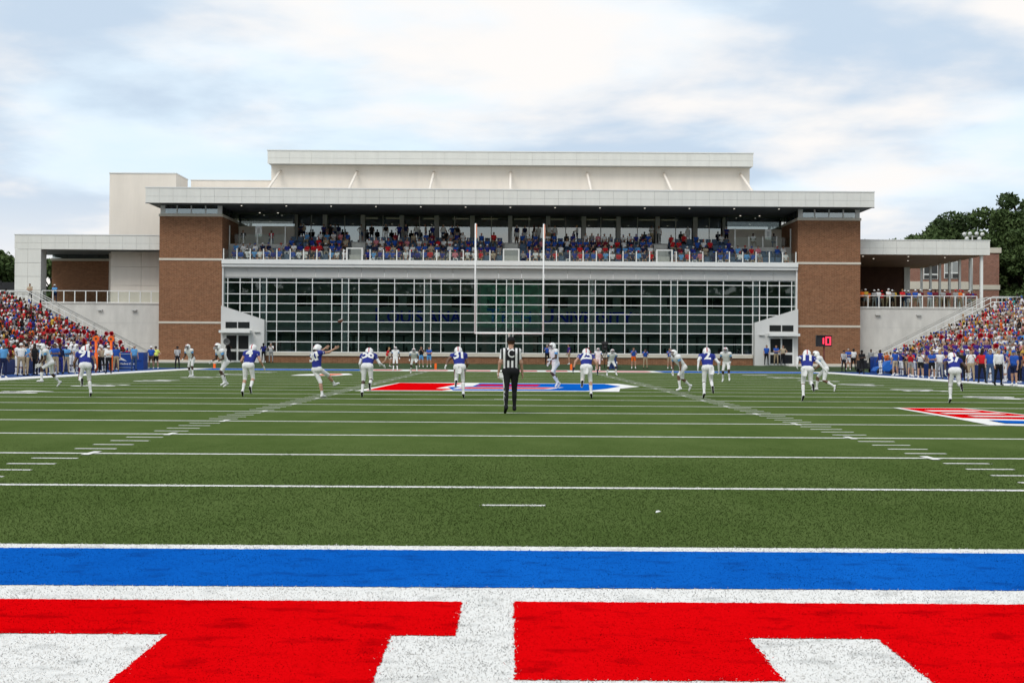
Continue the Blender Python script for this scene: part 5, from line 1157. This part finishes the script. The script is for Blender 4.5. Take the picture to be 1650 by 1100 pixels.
# ---- stairs up to the terraces
for s, nm in ((-1, 'left'), (1, 'right')):
    SR = empty('staircase', (s * 37, 109, 0.4)); tag(SR, 'concrete staircase with white handrails climbing to the %s terrace' % nm, 'staircase', 'terrace staircases')
    n = 30; xa, xb, za, zb = 32.6, 42.6, 0.42, 5.62; dx = (xb - xa) / n; dz = (zb - za) / n
    for i in range(n): a, b = sorted((s * (xa + i * dx), s * (xb))); box('step', *( sorted((s * (xa + i * dx), s * (xa + (i + 1) * dx - 0.002)))), 108.0, 110.9, 0.25, za + (i + 1) * dz, conc_m, SR)
    box('landing', *sorted((s * 42.602, s * 45.2)), 108.0, 110.92, 0.25, 5.62, conc_m, SR)
    pts = [(s * (xa - 0.1), 0.3), (s * 45.3, 0.3), (s * 45.3, 5.80), (s * 42.5, 5.80), (s * (xa - 0.1), za + 0.35)]; prism_xz('stringer_wall', pts, 107.75, 107.99, conc_m, SR)
    for yy in (107.87, 109.5, 110.85):
        for hz in (1.0, 0.55):
            if yy > 109 and hz < 0.9: continue
            tube('handrail', [(s * (xa - 0.5), yy, za + hz - 0.05), (s * xa, yy, za + hz), (s * 37.2, yy, za + (37.2 - xa) / 10 * 5.2 + hz), (s * 42.6, yy, zb + hz), (s * 45.0, yy, zb + hz)], 0.035, white_m if yy < 109 or hz > 2 else grey_m, SR, 6)
        for k in range(8): x = xa + 0.2 + k * 1.6; z = za + min(1, (x - xa) / 10) * 5.2; box('rail_post', s * x - 0.03, s * x + 0.03, yy - 0.03, yy + 0.03, z, z + 1.0, white_m if yy < 109 else grey_m, SR)
# ================================================================== goal post, pylons, play clock, boards and gear
gp_m = mat('white_goal_post', (0.80, 0.80, 0.78), 0.35); or_m = mat('orange_vinyl', (0.85, 0.13, 0.012), 0.5)
G = empty('goal_post', (0.0, 102.6, 0.02)); tag(G, 'white football goal post with orange streamers standing at the far end line', 'goal post')
gc = -0.05
tube('gooseneck', [(gc, 102.6, 0.0), (gc, 102.6, 1.6), (gc, 102.45, 2.3), (gc, 102.0, 2.75), (gc, 101.3, 2.95), (gc, 100.7, 3.0)], 0.085, gp_m, G, 12)
tube('crossbar', [(gc - 2.84, 100.6, 3.05), (gc + 2.84, 100.6, 3.05)], 0.08, gp_m, G, 12)
for s in (-1, 1):
    u = tube('upright', [(gc + s * 2.82, 100.6, 3.0), (gc + s * 2.82, 100.6, 12.1)], 0.07, gp_m, G, 12)
    sheet_v = [(0, 0, 0), (0.08, 0.0, -0.02), (0.10, 0.02, -0.6), (0.08, 0.0, -1.2), (0.02, 0.0, -1.15), (0.0, 0.02, -0.6)]
    w_ = [(x + 0.055, y - 0.01, z) for x, y, z in sheet_v] + [(x + 0.055, y + 0.01, z) for x, y, z in sheet_v]
    meshobj('streamer', w_, [(0, 1, 2, 5), (5, 2, 3, 4), (11, 8, 7, 6), (10, 9, 8, 11)], mat('faded_orange_ribbon', (0.72, 0.28, 0.17), 0.7), u, (gc + s * 2.82 - 0.02, 100.52, 12.05))
for x, y, l_ in ((-24.5, 101.2, 'at the far left corner'), (24.5, 101.2, 'at the far right corner'), (-6.15, 101.6, 'behind the end line left of the goal post'), (5.15, 101.6, 'behind the end line right of the goal post')):
    V, F = [], []; addbox(V, F, -0.085, 0.085, -0.085, 0.085, 0.0, 0.46); py = bpy.data.meshes.new('pylon'); py.from_pydata(V, [], F)
    bm = bmesh.new(); bm.from_mesh(py); bmesh.ops.bevel(bm, geom=bm.edges[:], offset=0.02, segments=2, affect='EDGES'); bm.to_mesh(py); bm.free(); py.materials.append(or_m)
    o = link(bpy.data.objects.new('pylon', py), None, (x, y, 0.012)); o.scale = (1.1, 1.1, 1.1); tag(o, 'orange foam pylon ' + l_, 'pylon', 'end zone pylons')
C_ = empty('play_clock', (26.4, 102.2, 0.1)); tag(C_, 'black play clock showing red 10 on a post by the right tower', 'play clock')
tube('post', [(26.4, 102.25, 0.0), (26.4, 102.25, 2.2)], 0.06, mat('dark_red_post', (0.10, 0.015, 0.012), 0.5), C_, 10)
cb = box('clock_case', 25.72, 27.00, 102.05, 102.4, 2.12, 3.06, black_m, C_)
led = mat('red_led', (0.5, 0.01, 0.02), 0.5, emit=((1.0, 0.03, 0.07), 2.2))
def seg_digit(ch, x, z, w_, h_):
    t = 0.10; S7 = {'1': 'bc', '0': 'abcdef'}[ch]
    R7 = dict(a=(0, w_, h_ - t, h_), b=(w_ - t, w_, h_ / 2, h_ - t), c=(w_ - t, w_, t, h_ / 2 - 0.005), d=(0, w_, 0, t - 0.005), e=(0, t, t, h_ / 2 - 0.005), f=(0, t, h_ / 2, h_ - t - 0.005))
    for q in S7: a, b, c, d = R7[q]; box('clock_segment', x + a, x + b, 102.02, 102.049, z + c, z + d, led, cb)
seg_digit('1', 25.95, 2.24, 0.40, 0.70); seg_digit('0', 26.48, 2.24, 0.44, 0.70)
box('clock_visor', 25.72, 27.00, 101.95, 102.048, 3.0, 3.06, black_m, cb)
bl_m = mat('sponsor_blue', (0.010, 0.050, 0.24), 0.45)
B = box('sponsor_board', -30.0, -28.65, 92.2, 92.5, 0.02, 1.32, bl_m); tag(B, 'blue sponsor board with white swoosh and lettering at the left sideline end', 'sign')
box('board_line', -29.98, -28.67, 92.17, 92.199, 1.15, 1.19, mat('pale_blue_line', (0.35, 0.45, 0.55), 0.5), B); box('board_line', -29.98, -28.67, 92.17, 92.199, 0.12, 0.16, MATS['pale_blue_line'], B)
me = text_mesh('ne Medical Cent', 0.205, 0.003, 0.004); me.materials.append(white_m); o = link(bpy.data.objects.new('board_lettering', me), B, (-29.31, 92.19, 0.36)); o.rotation_euler.x = R(90)
meshobj('board_swoosh', [(0, 0, 0), (0.25, 0, 0.10), (0.75, 0, 0.0), (0.45, 0, 0.20), (0.15, 0, 0.36), (0.22, 0, 0.22)], [(0, 1, 5), (1, 2, 3), (1, 3, 5), (3, 4, 5)], white_m, B, (-29.95, 92.185, 0.62))
B = box('equipment_pad', -28.62, -27.95, 92.2, 93.4, 0.02, 1.30, bl_m); tag(B, 'solid blue foam block beside the sponsor board at the left sideline', 'pad')
box('pad_seam', -28.5, -28.07, 92.17, 92.199, 0.64, 0.66, pad_m, B)
B = box('equipment_pad', 29.2, 29.98, 97.0, 98.2, 0.02, 1.30, bl_m); tag(B, 'solid blue foam block beside the black equipment cart at the right sideline', 'pad'); box('pad_seam', 29.3, 29.88, 96.97, 96.999, 0.64, 0.66, pad_m, B)
for x, y, l_ in ((-26.9, 77.0, 'nearer'), (-26.4, 78.6, 'farther')):
    K = empty('yardage_marker', (x, y, 0.005)); tag(K, 'tall orange padded yardage marker pole on the left sideline, %s of the two' % l_, 'marker', 'yardage markers')
    tube('pole', [(x, y, 0.0), (x, y, 2.0)], [0.05, 0.09], or_m, K, 10); tube('pole_pad', [(x, y, 0.12), (x, y, 1.25)], 0.12, or_m, K, 12)
    V, F = [], []
    for yy in (-0.06, 0.06):
        for t in range(16): V.append((0.21 * math.cos(t * math.pi / 8), yy, 0.21 * math.sin(t * math.pi / 8)))
    F = [tuple(range(16)), tuple(range(31, 15, -1))] + [(i, i + 16, (i + 1) % 16 + 16, (i + 1) % 16) for i in range(16)]; meshobj('target_disc', V, F, or_m, K, (x, y, 2.2))
    V2 = [(q[0] * 0.35, q[1] * 1.2, q[2] * 0.35) for q in V]; meshobj('disc_centre', V2, F, cm('brown'), K, (x, y, 2.2))
K = empty('camera_boom', (8.1, 103.2, 0.15)); tag(K, 'black television camera on a tall tripod behind the end zone right of the goal post', 'camera')
for a in (90, 210, 330): tube('tripod_leg', [(8.1 + 0.75 * math.cos(R(a)), 103.2 + 0.75 * math.sin(R(a)), 0.14), (8.1, 103.2, 1.7)], 0.03, black_m, K, 6)
tube('pan_handle', [(8.1, 103.2, 1.75), (8.6, 103.6, 1.1)], 0.025, grey_m, K, 6); b_ = box('camera_body', 7.85, 8.25, 102.9, 103.6, 1.72, 2.2, black_m, K); tube('lens', [(8.05, 102.9, 1.95), (8.05, 102.45, 1.95)], [0.11, 0.15], black_m, K, 12); box('rain_hood', 7.8, 8.3, 102.6, 103.5, 2.21, 2.42, black_m, K)
box('viewfinder', 7.92, 8.1, 103.6, 103.8, 2.0, 2.2, white_m, K)
K = box('waste_bin', 8.45, 9.15, 103.6, 104.3, 0.1, 1.2, mat('bin_blue', (0.014, 0.04, 0.16), 0.5)); tag(K, 'dark blue waste bin beside the television camera behind the end zone', 'bin'); box('bin_lid', 8.41, 9.19, 103.56, 104.34, 1.202, 1.28, MATS['bin_blue'], K)
K = empty('equipment_cart', (29.0, 99.0, 0)); tag(K, 'black equipment cart with cases near the right sideline by the tower', 'cart')
box('cart_bed', 28.3, 29.7, 98.4, 99.4, 0.30, 0.45, black_m, K); box('case', 28.35, 29.0, 98.45, 99.3, 0.452, 1.0, black_m, K); box('case', 29.05, 29.65, 98.5, 99.3, 0.452, 0.8, dark_m, K)
for x in (28.5, 29.5):
    for y in (98.42, 99.3): tube('wheel', [(x, y - 0.05, 0.16), (x, y + 0.05, 0.16)], 0.15, black_m, K, 12)
K = empty('covered_utility_cart', (27.9, 90.5, 0)); tag(K, 'small cart under a bright blue tarpaulin with black wheels on the right sideline', 'cart')
tp = mat('blue_tarpaulin', (0.02, 0.14, 0.50), 0.45, bump=0.6, bscale=6, bdist=0.08)
prism_xz('tarpaulin', [(27.4, 0.25), (28.9, 0.25), (29.1, 0.75), (28.75, 1.05), (28.35, 0.95), (28.05, 0.62), (27.55, 0.5)], 90.2, 91.3, tp, K)
for x in (27.75, 28.75): tube('wheel', [(x, 90.12, 0.22), (x, 90.34, 0.22)], 0.22, black_m, K, 14)
# football in flight
V, F = [], []; path = [(-0.14 + 0.28 * i / 10, 0, 0) for i in range(11)]; rad = [0.004 + 0.083 * math.sin(math.pi * i / 10) ** 0.8 for i in range(11)]
o = tube('football', [(-13.0 + p[0], 92, 3.74 + 0.4 * p[0]) for p in path], rad, mat('brown_leather', (0.13, 0.05, 0.028), 0.5), None, 14); o.scale = (1.6, 1.6, 1.6); tag(o, 'brown football in the air before the glass wall', 'football')
tube('lace', [(-13.07, 91.90, 3.79), (-12.93, 91.90, 3.83)], 0.012, white_m, o, 5)
# parabolic microphone
V, F = [], []
for i in range(6):
    r_ = 0.30 * i / 5; 
    for t in range(16): V.append((r_ * math.cos(t * math.pi / 8), -0.9 * r_ * r_, r_ * math.sin(t * math.pi / 8)))
F = [(i * 16 + t, i * 16 + (t + 1) % 16, (i + 1) * 16 + (t + 1) % 16, (i + 1) * 16 + t) for i in range(5) for t in range(16)]
o = meshobj('parabolic_microphone', V, F, mat('smoky_plastic', (0.10, 0.10, 0.10), 0.3), None, (-24.9, 107.9, 2.25), True); md = o.modifiers.new('thickness', 'SOLIDIFY'); md.thickness = 0.015
tag(o, 'grey parabolic microphone dish held up by the left entrance', 'microphone'); tube('pickup', [(-24.9, 107.9, 2.25), (-24.9, 107.65, 2.25)], 0.03, black_m, o, 8)
# scrap of white tape on the turf
tag(meshobj('tape_scrap', [(0, 0, 0), (0.05, 0.01, 0.012), (0.06, 0.04, 0.006), (0.01, 0.05, 0.014), (0.03, 0.02, 0.02)], [(0, 1, 4), (1, 2, 4), (2, 3, 4), (3, 0, 4)], white_m, None, (1.33, 2.06, 0.03)), 'small scrap of white tape lying on the near turf', 'litter')
# floodlight cluster on the right roof
K = empty('floodlight_cluster', (44.6, 119, 11.8)); tag(K, 'cluster of white floodlights on a mast above the right terrace roof', 'floodlight')
tube('mast', [(44.6, 119, 5.6), (44.6, 119, 13.0)], 0.07, grey_m, K, 8); tube('cross_arm', [(43.8, 119, 12.9), (45.5, 119, 12.9)], 0.04, grey_m, K, 6)
for i, (x, z) in enumerate(((43.75, 13.1), (44.3, 13.15), (44.95, 13.15), (45.5, 13.1), (44.0, 12.65), (45.2, 12.65))): tube('lamp_head', [(x, 118.75, z), (x, 119.05, z + 0.05)], [0.20, 0.12], white_m, K, 10)
# black screen fence at the left edge
K = empty('screen_fence', (-46, 112.5, 5.6)); tag(K, 'black mesh screen fence at the top of the left stand', 'fence')
for i in range(4): box('fence_panel', -51.4 + i * 1.62, -49.83 + i * 1.62, 112.5, 112.54, 5.6, 7.6, black_m, K)
for i in range(5): box('fence_post', -51.48 + i * 1.62, -51.42 + i * 1.62, 112.46, 112.6, 5.6, 7.75, black_m, K)
tag(box('terrace_deck', -52, -44.95, 111.0, 131, 0.2, 5.58, conc_m), 'concrete deck below the black screen fence at the far left', 'deck')
# ================================================================== trees
bark_m = mat('bark', (0.07, 0.05, 0.035), 0.95, var=0.2, scale=6)
def leaf_mat(key, c1, c2):
    m = bpy.data.materials.new(key); m.use_nodes = True; n = m.node_tree.nodes; l = m.node_tree.links; p = n['Principled BSDF']
    g = n.new('ShaderNodeObjectInfo'); ge = n.new('ShaderNodeNewGeometry'); nz = n.new('ShaderNodeTexNoise'); nz.inputs['Scale'].default_value = 0.9; nz.inputs['Detail'].default_value = 4; l.new(ge.outputs['Position'], nz.inputs[0])
    x = n.new('ShaderNodeMix'); x.data_type = 'RGBA'; x.inputs[6].default_value = (*c1, 1); x.inputs[7].default_value = (*c2, 1); r = n.new('ShaderNodeMapRange'); r.inputs[1].default_value = 0.35; r.inputs[2].default_value = 0.65; l.new(nz.outputs[0], r.inputs[0]); l.new(r.outputs[0], x.inputs[0])
    l.new(x.outputs[2], p.inputs['Base Color']); p.inputs['Roughness'].default_value = 0.7; p.inputs['Specular IOR Level'].default_value = 0.2; MATS[key] = m; return m
leafA = leaf_mat('pine_needles', (0.034, 0.060, 0.018), (0.066, 0.100, 0.036)); leafB = leaf_mat('oak_leaves', (0.042, 0.072, 0.020), (0.085, 0.125, 0.040))
def leaves(clumps, n, size, rng):
    P = []; 
    tot = sum(c[3] ** 2 for c in clumps)
    for cx, cy, cz, r in clumps:
        k = max(8, int(n * r * r / tot)); d = rng.normal(size=(k, 3)); d /= np.linalg.norm(d, axis=1)[:, None]; P.append(np.array([cx, cy, cz]) + d * (r * rng.uniform(0.35, 1.05, (k, 1)) ** 0.6) * [1, 1, 0.75])
    P = np.concatenate(P); k = len(P); u = rng.normal(size=(k, 3)); u /= np.linalg.norm(u, axis=1)[:, None]; v = np.cross(u, rng.normal(size=(k, 3))); v /= np.linalg.norm(v, axis=1)[:, None]
    s1 = size * rng.uniform(0.6, 1.3, (k, 1)); V = np.stack([P - u * s1 - v * s1 * 0.25, P + u * s1 * 0.2 - v * s1 * 0.5, P + u * s1 + v * s1 * 0.1, P - u * s1 * 0.1 + v * s1 * 0.5], 1)
    return V.reshape(-1, 3), np.arange(k * 4).reshape(k, 4)
def tree(x, y, z0, h, r, label, seed, pine=False, nl=7000, group='trees around the stadium'):
    rng = np.random.RandomState(seed); t = empty('pine_tree' if pine else 'broadleaf_tree', (x, y, z0)); tag(t, label, 'tree', group)
    top = Vector((x + rng.uniform(-.4, .4), y, z0 + h * 0.9)); V, F = tube_data([Vector((0, 0, 0)), Vector((0.1, 0, h * 0.35)), Vector((-0.1, 0.1, h * 0.65)), top - Vector((x, y, z0))], [h * 0.022, h * 0.017, h * 0.011, h * 0.004], 8)
    cl = []; nb = 40
    for i in range(nb):
        f = rng.uniform(0.22 if not pine else 0.3, 0.97); a = rng.uniform(0, 6.28); rr = r * (1.0 - abs(f - 0.55) * 1.0) * rng.uniform(0.35, 1.0); c = Vector((math.cos(a) * rr, math.sin(a) * rr, h * f))
        v, q = tube_data([Vector((0, 0, h * max(0.25, f - 0.16))), c * 0.6 + Vector((0, 0, h * f * 0.38)), c], [h * 0.008, h * 0.005, h * 0.002], 5); F += [tuple(k + len(V) for k in w_) for w_ in q]; V += v
        cl.append((c.x, c.y, c.z, r * rng.uniform(0.20, 0.44)))
    meshobj('trunk', V, F, bark_m, t, (x, y, z0), True)
    lv, lf = leaves(cl, nl, 0.30 if not pine else 0.26, rng); me = fast_mesh('crown', lv, lf); me.materials.append(leafA if pine else leafB); link(bpy.data.objects.new('crown', me), t, (x, y, z0))
tr_spec = [(46.5, 156, 15.6, 4.4, 0, 'rounded dark tree top just right of the right tower roof'), (51.0, 152, 15.8, 4.0, 0, 'dark broadleaf tree behind the brick hall, left of the floodlights'), (55.0, 166, 18.2, 5.0, 0, 'broadleaf tree behind the floodlight cluster'),
           (60.0, 168, 19.6, 5.0, 1, 'tall dark pine rising behind the right corner of the brick hall'), (60.8, 148, 17.2, 4.2, 0, 'broadleaf tree beside the right wall of the brick hall'), (57.8, 156, 17.4, 4.6, 0, 'leafy tree directly right of the floodlights'), (65.0, 160, 22.0, 5.6, 1, 'tallest pine at the right edge of the picture'),
           (60.5, 138, 13.2, 3.8, 0, 'lower leafy tree at the right edge above the stand'), (63.5, 144, 16.5, 4.2, 0, 'leafy tree between the lower tree and the tallest pine'), (66.0, 152, 19.8, 5.0, 1, 'dense pine at the far right edge'),
           (62.0, 158, 19.4, 4.8, 0, 'leafy tree between the floodlights and the tallest pine'), (53.0, 160, 17.2, 4.6, 0, 'leafy tree behind the gap between hall and floodlights'), (-58.5, 140, 12.6, 4.4, 0, 'leafy tree at the left edge beyond the white pier'), (-52.0, 142, 11.5, 3.6, 0, 'tree seen through the gap beside the left white pier'), (-63.5, 146, 13.8, 4.8, 1, 'dark pine at the far left edge')]
for i, (x, y, h, r, p, lab) in enumerate(tr_spec): tree(x, y, 0, h, r, lab, 40 + i, bool(p), 17000)
# the wooded slope and scoreboard behind the camera, which the glass reflects
rng = np.random.RandomState(9); cl = [(x, rng.uniform(-3, 3), z, rng.uniform(3.0, 5.0)) for x in np.arange(-110, 111, 4.2) for z in (3, 8, 13, 17.5 + rng.uniform(-2, 2.5))]
lv, lf = leaves(cl, 26000, 1.1, rng); me = fast_mesh('far_woods', lv, lf); me.materials.append(leafB); tag(link(bpy.data.objects.new('far_woods', me), None, (0, -92, 0)), 'dense belt of woodland behind the near end of the stadium', 'woods', kind='stuff')
# a floor of dark boughs keeps the belt opaque
tag(box('wooded_hillside', -150, 150, -120, -95, -0.05, 15.5, mat('woodland_floor', (0.03, 0.042, 0.02), 0.95, var=0.3, scale=0.4)), kind='structure')

# ---- the video scoreboard behind the camera, mirrored in the middle panes
SB = empty('scoreboard', (0, -42, 0)); tag(SB, 'large video scoreboard on two columns behind the near end zone', 'scoreboard')
scr = bpy.data.materials.new('video_screen'); scr.use_nodes = True; n_ = scr.node_tree.nodes; l_ = scr.node_tree.links; p_ = n_['Principled BSDF']
g_ = n_.new('ShaderNodeNewGeometry'); a_ = n_.new('ShaderNodeTexNoise'); a_.inputs['Scale'].default_value = 1.1; a_.inputs['Detail'].default_value = 8; a_.inputs['Roughness'].default_value = 0.8; l_.new(g_.outputs['Position'], a_.inputs[0])
cr = n_.new('ShaderNodeValToRGB'); e_ = cr.color_ramp.elements; e_[0].position = 0.46; e_[0].color = (0.0, 0.03, 0.015, 1); e_[1].position = 0.68; e_[1].color = (0.9, 1.0, 0.95, 1); q_ = cr.color_ramp.elements.new(0.58); q_.color = (0.02, 0.30, 0.14, 1); l_.new(a_.outputs[0], cr.inputs[0])
l_.new(cr.outputs[0], p_.inputs['Emission Color']); p_.inputs['Emission Strength'].default_value = 1.3; p_.inputs['Base Color'].default_value = (0.01, 0.01, 0.01, 1)
box('screen', -6.6, 6.8, -41.9, -41.7, 6.4, 15.6, scr, SB); box('cabinet', -7.4, 7.6, -43, -41.91, 5.6, 16.6, black_m, SB)
for x in (-5.0, 5.2): box('column', x - 0.4, x + 0.4, -42.8, -42.0, -0.06, 5.6, brick_m, SB)
